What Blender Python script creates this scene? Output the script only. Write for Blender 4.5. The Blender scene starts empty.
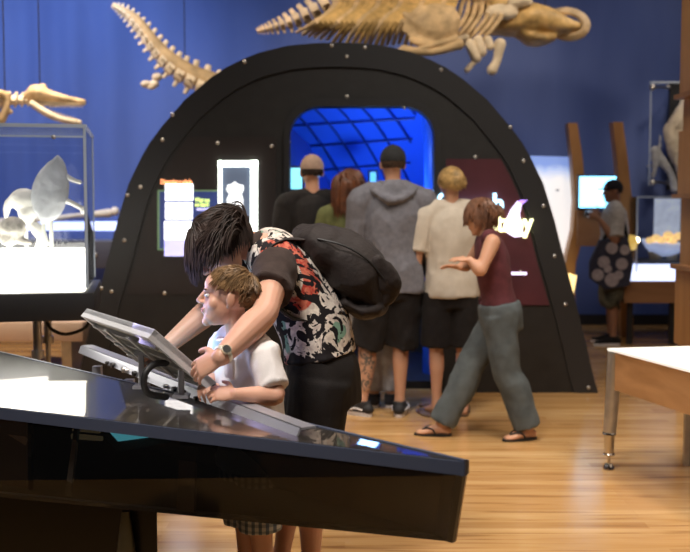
import bpy, bmesh, math, random
from mathutils import Vector as V, Matrix, noise, Quaternion
random.seed(7)
PI = math.pi
COL = bpy.context.scene.collection
F = 1000.0; HZ = 205.0; CH = 1.4; TP = 0.071            # focal in px, horizon row, camera height, tan(pitch)

def W(px, py, Y):
    """the point at depth Y seen at a photo position"""
    u = (px-345)/F; v = (276-py)/F
    c = 1/math.sqrt(1+TP*TP); s = TP*c
    d = V((u, c+v*s, -s+v*c))
    t = Y/d.y
    return V((d.x*t, Y, CH+d.z*t))

# ------------------------------------------------------------------ materials
MATS = {}
def mat(name, col, rough=.5, metal=0., emit=None, es=0., bump=0., bscale=40., var=0., vscale=6., spec=.5, sheen=0., coat=0., sub=0.):
    if name in MATS: return MATS[name]
    m = bpy.data.materials.new(name); m.use_nodes = True
    nt = m.node_tree; b = nt.nodes['Principled BSDF']
    b.inputs['Base Color'].default_value = (*col, 1); b.inputs['Roughness'].default_value = rough
    b.inputs['Metallic'].default_value = metal; b.inputs['Specular IOR Level'].default_value = spec
    if sheen: b.inputs['Sheen Weight'].default_value = sheen
    if coat: b.inputs['Coat Weight'].default_value = coat; b.inputs['Coat Roughness'].default_value = .08
    if sub:
        b.inputs['Subsurface Weight'].default_value = sub; b.inputs['Subsurface Radius'].default_value = (1, .35, .2)
        b.inputs['Subsurface Scale'].default_value = .01
    if emit:
        b.inputs['Emission Color'].default_value = (*emit, 1); b.inputs['Emission Strength'].default_value = es
    tc = nt.nodes.new('ShaderNodeTexCoord')
    if var:
        n = nt.nodes.new('ShaderNodeTexNoise'); n.inputs['Scale'].default_value = vscale; n.inputs['Detail'].default_value = 5
        r = nt.nodes.new('ShaderNodeValToRGB')
        r.color_ramp.elements[0].position = .3; r.color_ramp.elements[1].position = .7
        r.color_ramp.elements[0].color = (*[max(0, c*(1-var)) for c in col], 1)
        r.color_ramp.elements[1].color = (*[min(1, c*(1+var)) for c in col], 1)
        nt.links.new(tc.outputs['Object'], n.inputs['Vector']); nt.links.new(n.outputs['Fac'], r.inputs['Fac'])
        nt.links.new(r.outputs['Color'], b.inputs['Base Color'])
    if bump:
        n2 = nt.nodes.new('ShaderNodeTexNoise'); n2.inputs['Scale'].default_value = bscale; n2.inputs['Detail'].default_value = 4
        bp = nt.nodes.new('ShaderNodeBump'); bp.inputs['Strength'].default_value = bump; bp.inputs['Distance'].default_value = .02
        nt.links.new(tc.outputs['Object'], n2.inputs['Vector']); nt.links.new(n2.outputs['Fac'], bp.inputs['Height'])
        nt.links.new(bp.outputs['Normal'], b.inputs['Normal'])
    MATS[name] = m
    return m

def nodes(name):
    m = bpy.data.materials.new(name); m.use_nodes = True
    MATS[name] = m
    return m, m.node_tree, m.node_tree.nodes['Principled BSDF']
def ramp(nt, stops, const=False):
    r = nt.nodes.new('ShaderNodeValToRGB'); e = r.color_ramp.elements
    while len(e) < len(stops): e.new(.5)
    for i, (p, c) in enumerate(stops): e[i].position = p; e[i].color = (*c, 1)
    if const: r.color_ramp.interpolation = 'CONSTANT'
    return r
def mapping(nt, scale=(1, 1, 1), rot=(0, 0, 0), out='Object'):
    tc = nt.nodes.new('ShaderNodeTexCoord'); mp = nt.nodes.new('ShaderNodeMapping')
    mp.inputs['Scale'].default_value = scale; mp.inputs['Rotation'].default_value = rot
    nt.links.new(tc.outputs[out], mp.inputs['Vector']); return mp
def ntex(nt, vec, scale, detail=4, dist=0.):
    n = nt.nodes.new('ShaderNodeTexNoise'); n.inputs['Scale'].default_value = scale; n.inputs['Detail'].default_value = detail
    n.inputs['Distortion'].default_value = dist
    nt.links.new(vec.outputs[0], n.inputs['Vector']); return n
def mix(nt, fac, a, b, kind='MIX'):
    x = nt.nodes.new('ShaderNodeMix'); x.data_type = 'RGBA'; x.blend_type = kind
    for sock, val in ((x.inputs[0], fac), (x.inputs[6], a), (x.inputs[7], b)):
        if hasattr(val, 'is_linked') or hasattr(val, 'links'): nt.links.new(val, sock)
        elif isinstance(val, tuple): sock.default_value = (*val, 1)
        else: sock.default_value = val
    return x.outputs[2]

def wood(name, dark, light, scale=(1, 1, 1), rough=.4, coat=0.):
    m, nt, b = nodes(name)
    mp = mapping(nt, scale); n = ntex(nt, mp, 3, 6, 1.2)
    r = ramp(nt, [(.3, dark), (.7, light)])
    nt.links.new(n.outputs['Fac'], r.inputs['Fac']); nt.links.new(r.outputs['Color'], b.inputs['Base Color'])
    b.inputs['Roughness'].default_value = rough
    if coat: b.inputs['Coat Weight'].default_value = coat
    return m

def glass(name, tint=(1, 1, 1), clear=.85, rough=.02):
    m, nt, b = nodes(name)
    nt.nodes.remove(b)
    out = nt.nodes['Material Output']
    tr = nt.nodes.new('ShaderNodeBsdfTransparent'); tr.inputs[0].default_value = (*tint, 1)
    gl = nt.nodes.new('ShaderNodeBsdfGlossy'); gl.inputs['Roughness'].default_value = rough
    fr = nt.nodes.new('ShaderNodeFresnel'); fr.inputs['IOR'].default_value = 1.45
    mx = nt.nodes.new('ShaderNodeMixShader'); ma = nt.nodes.new('ShaderNodeMath'); ma.operation = 'MULTIPLY_ADD'
    ma.inputs[1].default_value = 1.0; ma.inputs[2].default_value = (1-clear)*.3; ma.use_clamp = True
    nt.links.new(fr.outputs[0], ma.inputs[0]); nt.links.new(ma.outputs[0], mx.inputs[0])
    nt.links.new(tr.outputs[0], mx.inputs[1]); nt.links.new(gl.outputs[0], mx.inputs[2]); nt.links.new(mx.outputs[0], out.inputs[0])
    return m

# ------------------------------------------------------------------ mesh helpers
def box(bm, c, size, rot=None, bev=0.):
    m = Matrix.Translation(V(c)) @ (rot.to_4x4() if rot is not None else Matrix.Identity(4)) @ Matrix.Diagonal((*size, 1))
    r = bmesh.ops.create_cube(bm, size=1, matrix=m)
    if bev:
        es = list({e for v in r['verts'] for e in v.link_edges})
        bmesh.ops.bevel(bm, geom=es, offset=bev, segments=2, affect='EDGES', profile=.5)
def rz(a): return Matrix.Rotation(a, 3, 'Z')
def frame(x, z):
    """rotation matrix whose columns are x, y, z from a wanted x axis and an approximate z"""
    x = V(x).normalized(); y = V(z).cross(x).normalized(); z = x.cross(y)
    return Matrix((x, y, z)).transposed()
def beam(bm, a, b, w, h, up=(0, 0, 1), bev=0.):
    a = V(a); b = V(b); d = b-a
    box(bm, (a+b)/2, (d.length, w, h), frame(d, up), bev)
def ell(bm, c, r, rot=None, seg=20, rings=12):
    if not hasattr(r, '__len__'): r = (r, r, r)
    m = Matrix.Translation(V(c)) @ (rot.to_4x4() if rot is not None else Matrix.Identity(4)) @ Matrix.Diagonal((*r, 1))
    return bmesh.ops.create_uvsphere(bm, u_segments=seg, v_segments=rings, radius=1, matrix=m)['verts']
def cyl(bm, a, b, r, r2=None, seg=16):
    a = V(a); b = V(b); d = b-a
    q = d.to_track_quat('Z', 'Y').to_matrix().to_4x4()
    bmesh.ops.create_cone(bm, cap_ends=True, segments=seg, radius1=r, radius2=r if r2 is None else r2, depth=d.length, matrix=Matrix.Translation((a+b)/2) @ q)
def cr(p0, p1, p2, p3, t):
    return .5*((2*p1)+(p2-p0)*t+(2*p0-5*p1+4*p2-p3)*t*t+(3*p1-p0-3*p2+p3)*t*t*t)
def tube(bm, pts, radii, seg=14, up=None, cap='round', sub=4, hollow=0):
    """a smooth swept tube; a radius is a number or (across, deep), across measured along `up`"""
    P = [V(p) for p in pts]; R = [V((r, r)) if not hasattr(r, '__len__') else V(r) for r in radii]
    n = len(P); pp = []; rr = []
    for i in range(n-1):
        a, b, c, d = max(i-1, 0), i, i+1, min(i+2, n-1)
        for k in range(sub):
            t = k/sub
            pp.append(cr(P[a], P[b], P[c], P[d], t)); q = cr(R[a], R[b], R[c], R[d], t)
            rr.append(V((max(q.x, 1e-4), max(q.y, 1e-4))))
    pp.append(P[-1]); rr.append(R[-1])
    T = []
    for i in range(len(pp)):
        d = pp[min(i+1, len(pp)-1)]-pp[max(i-1, 0)]
        T.append(d.normalized() if d.length > 1e-9 else V((0, 0, 1)))
    A0 = V(up) if up is not None else (V((1, 0, 0)) if abs(T[0].x) < .8 else V((0, 1, 0)))
    rings = []; A = (A0-T[0]*A0.dot(T[0])).normalized()
    items = []
    for i in range(len(pp)):
        if up is not None: A2 = A0-T[i]*A0.dot(T[i])
        else: A2 = A-T[i]*A.dot(T[i])
        if A2.length > 1e-6: A = A2.normalized()
        items.append((pp[i], rr[i], T[i], A.copy()))
    if cap == 'round':
        p, r, t, a = items[0]; m = min(r.x, r.y); pre = []
        for k in (85, 60, 35, 15): pre.append((p-t*m*math.sin(math.radians(k)), r*math.cos(math.radians(k)), t, a))
        p, r, t, a = items[-1]; m = min(r.x, r.y); post = []
        for k in (15, 35, 60, 85): post.append((p+t*m*math.sin(math.radians(k)), r*math.cos(math.radians(k)), t, a))
        items = pre+items+post
    for p, r, t, a in items:
        B = t.cross(a)
        rings.append([bm.verts.new(p+a*(r.x*math.cos(2*PI*k/seg))+B*(r.y*math.sin(2*PI*k/seg))) for k in range(seg)])
    for i in range(len(rings)-1):
        for k in range(seg):
            bm.faces.new((rings[i][k], rings[i][(k+1) % seg], rings[i+1][(k+1) % seg], rings[i+1][k]))
    bm.faces.new(rings[0][::-1]); bm.faces.new(rings[-1])
def lathe(bm, prof, c=(0, 0, 0), seg=24):
    rings = [[bm.verts.new(V(c)+V((r*math.cos(2*PI*k/seg), r*math.sin(2*PI*k/seg), z))) for k in range(seg)] for r, z in prof]
    for i in range(len(rings)-1):
        for k in range(seg): bm.faces.new((rings[i][k], rings[i][(k+1) % seg], rings[i+1][(k+1) % seg], rings[i+1][k]))
    bm.faces.new(rings[0][::-1]); bm.faces.new(rings[-1])
def prism(bm, pts, ext):
    """a flat outline of 3-D points pushed along ext"""
    a = [bm.verts.new(V(p)) for p in pts]; b = [bm.verts.new(V(p)+V(ext)) for p in pts]
    n = len(a)
    bm.faces.new(a); bm.faces.new(b[::-1])
    for i in range(n): bm.faces.new((a[i], b[i], b[(i+1) % n], a[(i+1) % n]))
def NB(): return bmesh.new()

def build(name, bm, m, parent=None, smooth=True, tri=False, **tags):
    """link the bmesh (given in world coordinates) as one object under its parent"""
    if parent is not None:
        off = parent.matrix_basis.to_translation(); p = parent.parent
        while p is not None: off += p.matrix_basis.to_translation(); p = p.parent
        bmesh.ops.translate(bm, vec=-off, verts=bm.verts)
    bmesh.ops.recalc_face_normals(bm, faces=bm.faces)
    if tri: bmesh.ops.triangulate(bm, faces=[f for f in bm.faces if len(f.verts) > 4])
    me = bpy.data.meshes.new(name); bm.to_mesh(me); bm.free()
    for x in (m if isinstance(m, (list, tuple)) else [m]): me.materials.append(x)
    if smooth:
        me.polygons.foreach_set('use_smooth', [True]*len(me.polygons))
        try: me.set_sharp_from_angle(angle=math.radians(38))
        except Exception: pass
    o = bpy.data.objects.new(name, me); COL.objects.link(o); o.parent = parent
    for k, v in tags.items(): o[k] = v
    return o
def remesh(bm, voxel=.008, smooth=4, amp=0., nscale=6., stretch=(1, 1, 1)):
    """union of overlapping closed shapes as one continuous skin; returns a new bmesh"""
    bmesh.ops.recalc_face_normals(bm, faces=bm.faces)
    me = bpy.data.meshes.new('t'); bm.to_mesh(me); bm.free()
    o = bpy.data.objects.new('t', me); COL.objects.link(o)
    r = o.modifiers.new('r', 'REMESH'); r.mode = 'VOXEL'; r.voxel_size = voxel
    if smooth: s = o.modifiers.new('s', 'SMOOTH'); s.factor = .5; s.iterations = smooth
    dg = bpy.context.evaluated_depsgraph_get()
    me2 = bpy.data.meshes.new_from_object(o.evaluated_get(dg))
    bpy.data.objects.remove(o); bpy.data.meshes.remove(me)
    b = NB(); b.from_mesh(me2); bpy.data.meshes.remove(me2)
    if amp:
        b.normal_update()
        for v in b.verts:
            q = V((v.co.x*stretch[0], v.co.y*stretch[1], v.co.z*stretch[2]))*nscale
            k = noise.fractal(q, 1., 2., 3)
            k = 1-abs(k)*2.2
            v.co += v.normal*amp*k
    return b
def empty(name, loc, label, cat, group=None):
    o = bpy.data.objects.new(name, None); COL.objects.link(o); o.location = loc; o.empty_display_size = .1
    o['label'] = label; o['category'] = cat
    if group: o['group'] = group
    return o
def tag(o, label, cat, group=None):
    o['label'] = label; o['category'] = cat
    if group: o['group'] = group
    return o
def dupo(o, name=None):
    c = o.copy(); COL.objects.link(c); return c
def struct(o): o['kind'] = 'structure'; return o
def textmesh(name, body, size, loc, m, parent, bold=0., extrude=.003, align='LEFT', shear=0., rot=(PI/2, 0, 0), sx=1.):
    cu = bpy.data.curves.new('t', 'FONT'); cu.body = body; cu.size = size; cu.extrude = extrude; cu.offset = bold
    cu.align_x = align; cu.shear = shear; cu.resolution_u = 3
    o = bpy.data.objects.new('t', cu); COL.objects.link(o)
    me = bpy.data.meshes.new_from_object(o.evaluated_get(bpy.context.evaluated_depsgraph_get()))
    bpy.data.objects.remove(o)
    b = NB(); b.from_mesh(me)
    from mathutils import Euler
    b.transform(Matrix.Translation(V(loc)) @ Euler(rot).to_matrix().to_4x4() @ Matrix.Diagonal((sx, 1, 1, 1)))
    return build(name, b, m, parent, smooth=False)
# ------------------------------------------------------------------ materials used by the place
def floor_mat():
    m, nt, b = nodes('oak_boards')
    mp = mapping(nt, (1, 1, 1))
    br = nt.nodes.new('ShaderNodeTexBrick'); br.inputs['Scale'].default_value = 1.
    br.offset = .37; br.inputs['Brick Width'].default_value = 2.1; br.inputs['Row Height'].default_value = .085
    br.inputs['Mortar Size'].default_value = .0012; br.inputs['Mortar Smooth'].default_value = .3
    br.inputs['Color1'].default_value = (.0, .0, .0, 1); br.inputs['Color2'].default_value = (1, 1, 1, 1); br.inputs['Mortar'].default_value = (.3, .3, .3, 1)
    nt.links.new(mp.outputs[0], br.inputs['Vector'])
    m2 = mapping(nt, (.7, 9, 1)); n = ntex(nt, m2, 2.4, 7, .6)
    m3 = mapping(nt, (.22, 2.2, 1)); n2 = ntex(nt, m3, 2, 3)
    r1 = ramp(nt, [(0, (.48, .285, .125)), (.4, (.56, .35, .16)), (1, (.66, .45, .23))])
    nt.links.new(br.outputs['Color'], r1.inputs['Fac'])
    r2 = ramp(nt, [(.3, (.36, .2, .08)), (.45, (.86, .74, .56)), (.7, (1, .97, .9))])
    nt.links.new(n.outputs['Fac'], r2.inputs['Fac'])
    c1 = mix(nt, .75, r1.outputs['Color'], r2.outputs['Color'], 'MULTIPLY')
    r3 = ramp(nt, [(.35, (.72, .64, .5)), (.6, (1, 1, 1))]); nt.links.new(n2.outputs['Fac'], r3.inputs['Fac'])
    c2 = mix(nt, .6, c1, r3.outputs['Color'], 'MULTIPLY')
    nt.links.new(c2, b.inputs['Base Color'])
    b.inputs['Roughness'].default_value = .2; b.inputs['Specular IOR Level'].default_value = .6
    bp = nt.nodes.new('ShaderNodeBump'); bp.inputs['Strength'].default_value = .05; bp.inputs['Distance'].default_value = .004
    nt.links.new(n.outputs['Fac'], bp.inputs['Height']); nt.links.new(bp.outputs['Normal'], b.inputs['Normal'])
    return m
def wall_mat():
    m, nt, b = nodes('blue_drape')
    mp = mapping(nt, (1, 1, .25)); n = ntex(nt, mp, 1.2, 4, .4)
    r = ramp(nt, [(.3, (.075, .115, .31)), (.7, (.105, .155, .38))])
    nt.links.new(n.outputs['Fac'], r.inputs['Fac']); nt.links.new(r.outputs['Color'], b.inputs['Base Color'])
    b.inputs['Roughness'].default_value = .85
    return m
M_floor = floor_mat(); M_wall = wall_mat()
M_black = mat('matt_black', (.012, .012, .013), .55)
M_portal = mat('black_board', (.013, .0125, .0125), .5, var=.25, vscale=9, bump=.08, bscale=60)
M_portal2 = mat('dark_brown_board', (.020, .0145, .014), .45, var=.15, vscale=3)
M_rim = mat('dark_grey_metal', (.03, .03, .032), .42, .3)
M_bolt = mat('bolt_metal', (.55, .53, .5), .3, .8)
M_steel = mat('brushed_steel', (.55, .54, .52), .32, .9, var=.12, vscale=20)
M_alu = mat('pale_aluminium', (.42, .42, .47), .35, .55)
M_bone = mat('old_bone', (.62, .46, .27), .6, var=.35, vscale=7, bump=.3, bscale=30)
M_bone2 = mat('pale_bone', (.8, .7, .55), .6, var=.2, vscale=9, bump=.3, bscale=30)
M_baleen = mat('golden_bone', (.60, .41, .17), .5, var=.4, vscale=9, bump=.2, bscale=30)
M_timber = wood('orange_timber', (.33, .15, .05), (.50, .26, .10), (1, 1, .2), .45)
M_timber2 = wood('brown_timber', (.22, .10, .045), (.36, .18, .08), (.3, 1, 1), .5)
M_ply = wood('table_veneer', (.34, .165, .06), (.52, .28, .12), (.6, .6, 3), .4)
M_white = mat('white_laminate_lit', (.9, .88, .82), .35, emit=(1, .97, .88), es=.5)  # emission stands in for the strong light on the table top
M_glow = mat('lit_white', (.9, .9, .85), .5, emit=(1, .96, .82), es=5.)
M_clear = glass('clear_glass', (.97, .98, 1), .9)
M_screen = mat('lit_screen', (.1, .3, .5), .3, emit=(.25, .75, 1), es=1.6)

# ------------------------------------------------------------------ room
b = NB(); box(b, (0, 3.75, -.05), (14, 16.5, .1)); struct(build('floor', b, M_floor, smooth=False))
b = NB(); box(b, (0, 3.75, 5.25), (14, 16.5, .1)); struct(build('ceiling', b, M_black, smooth=False))
def drape(name, x0, x1, y, amp):
    b = NB(); n = 260; lo = []
    for i in range(n+1):
        x = x0+(x1-x0)*i/n
        a = amp*(.35+.65*max(0, noise.noise(V((x*.45, 3.1, 0)))+.3))
        yy = y+a*math.sin(x*13+2.2*math.sin(x*1.7))
        lo.append((b.verts.new((x, yy, 0)), b.verts.new((x, yy, 5.2))))
    for i in range(n): b.faces.new((lo[i][0], lo[i+1][0], lo[i+1][1], lo[i][1]))
    return struct(build(name, b, M_wall))
drape('wall_back', -7, 7, 11.75, .035)
for s, nm in ((-1, 'wall_left'), (1, 'wall_right')):
    b = NB(); box(b, (s*7, 3.75, 2.6), (.1, 16.5, 5.2)); struct(build(nm, b, M_wall, smooth=False))
b = NB(); box(b, (0, -4.5, 2.6), (14, .1, 5.2)); struct(build('wall_front', b, mat('dark_wall', (.03, .035, .06), .8), smooth=False))
b = NB(); box(b, (0, 11.66, .06), (13.8, .03, .12)); struct(build('baseboard_back', b, M_black, smooth=False))

# ------------------------------------------------------------------ black portal
PY = 7.4
portal = empty('exhibit_portal', (0, PY, 0), 'big black arched portal with a rounded doorway glowing blue inside', 'portal')
half = [(43, 4), (43.5, 22), (46, 48), (53, 77), (60, 94), (68, 110), (78, 125), (100, 151), (127, 174), (143, 186), (157, 194), (184, 207), (220, 218), (256, 227), (301, 239), (345, 250), (372, 256), (394.5, 262)]
CX = 336.0
def arch_pts(inset=0, ymax=394.5):
    R = []
    for y, h in half:
        if y > ymax: break
        R.append((h, y))
    out = []
    cy = 300
    for h, y in R:
        d = math.hypot(h, min(y-cy, 0)) or 1
        out.append((h-inset*h/d, y-inset*min(y-cy, 0)/d))
    return out
outer = arch_pts()
def hole(x0, x1, top, r, bot=394.5, n=7):
    pts = [(x0, bot)]
    pts += [(x0+r-r*math.cos(PI/2*k/n), top+r-r*math.sin(PI/2*k/n)) for k in range(n+1)]
    pts += [(x1-r+r*math.sin(PI/2*k/n), top+r-r*math.cos(PI/2*k/n)) for k in range(n+1)]
    pts += [(x1, bot)]
    return pts
def PP(x, y, dy=0.):
    p = W(x, y, PY); p.y += dy; return p
full = [(CX-h, y) for h, y in outer[::-1]]+[(CX+h, y) for h, y in outer]
H1 = hole(290, 434, 107, 30)
b = NB(); prism(b, [PP(x, y) for x, y in full]+[PP(x, y) for x, y in H1[::-1]], (0, .12, 0))
bmesh.ops.translate(b, vec=(0, 0, 0), verts=b.verts)
build('front_wall', b, M_portal, portal, smooth=False, tri=True)
# rounded shell going back
b = NB(); ring = [PP(x, y) for x, y in full]
A = [b.verts.new(p+V((0, .12, 0))) for p in ring]; B = [b.verts.new(p+V((0, 2.3, 0))) for p in ring]
A2 = [b.verts.new(V((p.x*.985, p.y+.12, p.z*.985))) for p in ring]; B2 = [b.verts.new(V((p.x*.985, p.y+2.25, p.z*.985))) for p in ring]
for i in range(len(A)-1):
    b.faces.new((A[i], A[i+1], B[i+1], B[i])); b.faces.new((A2[i], B2[i], B2[i+1], A2[i+1]))
b.faces.new(B2); b.faces.new(B[::-1])
build('shell', b, M_portal, portal)
# raised rim along the arch edge
def strip(pa, pb, t0, t1):
    b = NB(); n = len(pa)
    fa = [b.verts.new(p+V((0, t0, 0))) for p in pa]; fb = [b.verts.new(p+V((0, t0, 0))) for p in pb]
    ba = [b.verts.new(p+V((0, t1, 0))) for p in pa]; bb = [b.verts.new(p+V((0, t1, 0))) for p in pb]
    for i in range(n-1):
        b.faces.new((fa[i], fa[i+1], fb[i+1], fb[i])); b.faces.new((fa[i], ba[i], ba[i+1], fa[i+1])); b.faces.new((fb[i], fb[i+1], bb[i+1], bb[i]))
    for i in (0, n-1): b.faces.new((fa[i], fb[i], bb[i], ba[i]))
    return b
inn = arch_pts(24)
f2 = [(CX-h, y) for h, y in inn[::-1]]+[(CX+h, y) for h, y in inn]
build('rim', strip([PP(x, y) for x, y in full], [PP(x, y) for x, y in f2], -.018, .0), M_rim, portal, smooth=False)
H2 = hole(284, 440, 99, 36)
build('door_frame', strip([PP(x, y) for x, y in H2], [PP(x, y) for x, y in H1], -.03, .10), M_rim, portal)
H3 = hole(276, 449, 91, 40)
# inset panels
def panel(name, x0, x1, y0, y1, m, side):
    pts = []
    lim = [(CX+side*h, y) for h, y in arch_pts(27)]
    def edge(y):
        for (xa, ya), (xb, yb) in zip(lim, lim[1:]):
            if ya <= y <= yb: return xa+(xb-xa)*(y-ya)/(yb-ya)
        return lim[-1][0]
    ys = [y0+(y1-y0)*k/14 for k in range(15)]
    near = x1 if side < 0 else x0
    far = [(max(edge(y), x0) if side < 0 else min(edge(y), x1), y) for y in ys]
    pts = [(near, y0)]+far+[(near, y1)]
    b = NB(); prism(b, [PP(x, y, -.012) for x, y in pts], (0, .0115, 0))
    return build(name, b, m, portal, smooth=False, tri=True)
pl = panel('side_panel', 100, 276, 137, 294, M_portal2, -1)
M_maroon = mat('maroon_board', (.075, .018, .026), .4, var=.3, vscale=2.5)
pr = panel('side_panel', 446, 600, 159, 305, M_maroon, 1)
pr['label'] = 'dark maroon side panel'
# seams and bolts
for xs in ([(347, 52), (347, 97)],):
    b = NB(); beam(b, PP(*xs[0], -.003), PP(*xs[1], -.003), .006, .008, (0, 1, 0)); build('seam', b, M_black, portal, smooth=False)
for x, y in [(245, 62), (332, 46), (365, 48), (347, 57), (347, 97), (441, 70), (327, 104), (404, 108), (289, 142), (437, 150), (272, 146), (510, 127), (475, 157), (523, 161),
             (173, 115), (163, 140), (218, 143), (128, 195), (141, 187), (125, 240), (102, 288), (112, 291), (165, 293), (554, 256), (565, 304), (543, 206), (588, 387), (520, 272), (287, 192)]:
    b = NB(); p = PP(x, y, -.022); lathe(b, [(.014, 0), (.014, .006), (.009, .011), (.003, .012)], (0, 0, 0), 10)
    b.transform(Matrix.Translation(p+V((0, .004, 0))) @ Matrix.Rotation(PI/2, 4, 'X')); build('bolt', b, M_bolt, portal)
# blue vault
def blue_mat(name, col, es):
    m, nt, b_ = nodes(name)
    b_.inputs['Base Color'].default_value = (*col, 1); b_.inputs['Roughness'].default_value = .35
    return m
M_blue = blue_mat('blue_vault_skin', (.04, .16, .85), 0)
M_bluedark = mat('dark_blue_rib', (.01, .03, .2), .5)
x0 = -.72; x1 = .82
def vault(s, u):
    """s from the doorway (0) over and down the back (1), u across"""
    a = s*PI*.5
    return V((x0+(x1-x0)*u, PY+.14+1.9*math.sin(a), .35+1.92*math.cos(a)))
b = NB(); N = 24; g = [[b.verts.new(vault(i/N, j/N)) for j in range(N+1)] for i in range(N+1)]
for i in range(N):
    for j in range(N): b.faces.new((g[i][j], g[i+1][j], g[i+1][j+1], g[i][j+1]))
va = build('vault', b, M_blue, portal)
b = NB(); box(b, ((x0+x1)/2, PY+1.72, .5), (x1-x0-.02, .06, 1.0)); build('lower_shade_panel', b, M_black, portal, smooth=False)  # black panel added as shade over the lower vault
b = NB(); box(b, ((x0+x1)/2, PY+1.06, .03), (x1-x0, 1.8, .06)); build('tunnel_floor', b, M_black, portal, smooth=False)
for s, xx in ((0, x0), (1, x1)):
    b = NB(); arc = [vault(i/N, s) for i in range(N+1)]
    prism(b, [V((xx, PY+.14, .06)), *arc, V((xx, PY+2.0, .06))], (.02*(1 if s else -1), 0, 0)); w_ = build('tunnel_side', b, M_blue if s else M_bluedark, portal, smooth=False, tri=True)
for k in range(11):
    a = NB()
    pts = [vault(s_, min(max(.78-(k*.125)+.8*s_, 0), .84))+V((0, -.012, -.012)) for s_ in [i/48 for i in range(45)] if 0 < .78-(k*.125)+.8*s_ < .84]
    if len(pts) > 2: tube(a, pts, [(.012, .008)]*len(pts), 6, sub=1, cap='flat'); build('vault_rib', a, M_bluedark, portal)
    else: a.free()
for k in range(6):
    s_ = .15+k*.105
    a = NB(); tube(a, [vault(s_+.05, .0)+V((0, -.012, -.012)), vault(s_, .84)+V((0, -.012, -.012))], [(.010, .008)]*2, 6, cap='flat'); build('vault_rib', a, M_bluedark, portal)
b = NB(); tube(b, [(x1-.07, PY+.55, .06), (x1-.07, PY+.55, 1.9), (x1-.2, PY+.5, 2.3)], [.13, .13, .13], 24); build('tunnel_column', b, M_blue, portal)
b = NB(); prism(b, [(-.48, PY+.16, .06), (-.48, PY+.16, 2.05), (-.3, PY+.7, 1.9), (.0, PY+1.45, 1.35), (.05, PY+1.6, .06)], (-.02, .02, 0)); build('tunnel_side', b, M_bluedark, portal, smooth=False, tri=True)  # dark slanted sheet added as the shade at the vault's left
# left panel graphics
def plate(name, x0, x1, y0, y1, m, parent, dy=-.02, th=.006, y0b=None, y1b=None, **t):
    b = NB()
    prism(b, [PP(x0, y0, dy), PP(x1, y0b if y0b is not None else y0, dy), PP(x1, y1b if y1b is not None else y1, dy), PP(x0, y1, dy)], (0, th, 0))
    return build(name, b, m, parent, smooth=False, **t)
M_graph = mat('dark_blue_graphic', (.02, .03, .11), .4, emit=(.05, .09, .35), es=.35)
M_green = mat('green_line', (.12, .2, .1), .5, emit=(.3, .5, .25), es=.3)
M_lit = mat('backlit_white', (.9, .9, .95), .4, emit=(.93, .95, 1), es=2.6)
M_pic = mat('backlit_photo', (.5, .45, .7), .4, emit=(.5, .5, .95), es=1.3, var=.5, vscale=12)
M_orange = mat('lit_orange', (.8, .3, .1), .4, emit=(1, .38, .16), es=2.)
M_yel = mat('lit_lime', (.6, .7, .2), .4, emit=(.75, .95, .25), es=1.6)
info = plate('info_graphic', 158, 218, 190, 250, M_graph, portal, -.018, .004, label='dark blue text panel with a thin green outline')
for a_ in ((158, 218, 190, 191.5), (158, 160, 190, 250), (158, 218, 248.5, 250)): plate('outline', *a_, M_green, info, -.022, .003)
for a_ in ((166, 193.5, 184, 200.5), (166, 193, 202.5, 219), (165, 192.7, 221, 239.5)):
    q = plate('text_card', *a_, M_lit, info, -.03, .008)
plate('photo_card', 165, 192.5, 240, 256, M_pic, info, -.03, .008)
M_ink = mat('grey_ink', (.3, .3, .32), .6)
for (yy, n) in ((187, 4), (206, 4), (224, 5)):
    for k in range(n):
        p = PP(168.5, yy+k*2.9+1.6, -.0315)
        textmesh('small_text', ['the whale was found', 'on the beach by a', 'walker one morning', 'and brought here', 'for study'][k], .014, p, M_ink, info, extrude=.0005, sx=1.1)
textmesh('heading', 'Dissecting a whale', .05, PP(161, 184, -.02), M_orange, info, bold=.0012, sx=.62)
textmesh('caption', 'What can', .045, PP(195.5, 202, -.026), M_yel, info, bold=.001, sx=.6)
textmesh('caption', 'we learn?', .045, PP(195.5, 206.5, -.026), M_yel, info, bold=.001, sx=.6)
plate('caption', 197, 215, 208, 210.5, M_pic, info, -.026, .003)
# lit crest case
cr_ = plate('crest_case', 219, 258, 161, 239, mat('crest_backing', (.10, .13, .2), .3, emit=(.3, .38, .55), es=.22), portal, -.03, .02, label='tall lit frame round a pale crest-shaped skull')
for a_ in ((219, 222.5, 161, 239), (219, 258, 161, 167), (251, 258, 161, 239)): plate('light_frame', *a_, mat('warm_tube', (.9, .95, .9), .4, emit=(.93, 1, .9), es=3.), cr_, -.05, .03)
sk = [(235, 181), (239, 184), (244, 185), (244.5, 190), (242, 194), (244, 199), (243.5, 206), (240, 211), (235.5, 216.5), (231, 211), (227.5, 206), (227, 199), (229.5, 194), (226.5, 190), (227.5, 185), (231.5, 184)]
b = NB()
for k, s_ in enumerate((1., .8, .45)):
    prism(b, [PP(235.4+(x-235.4)*s_, 198+(y-198)*s_, -.036-.012*k) for x, y in sk], (0, .013, 0))
b = remesh(b, .006, 3)
build('crest', b, mat('crest_white', (.85, .85, .85), .5, emit=(.9, .95, 1), es=.9), cr_)
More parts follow.
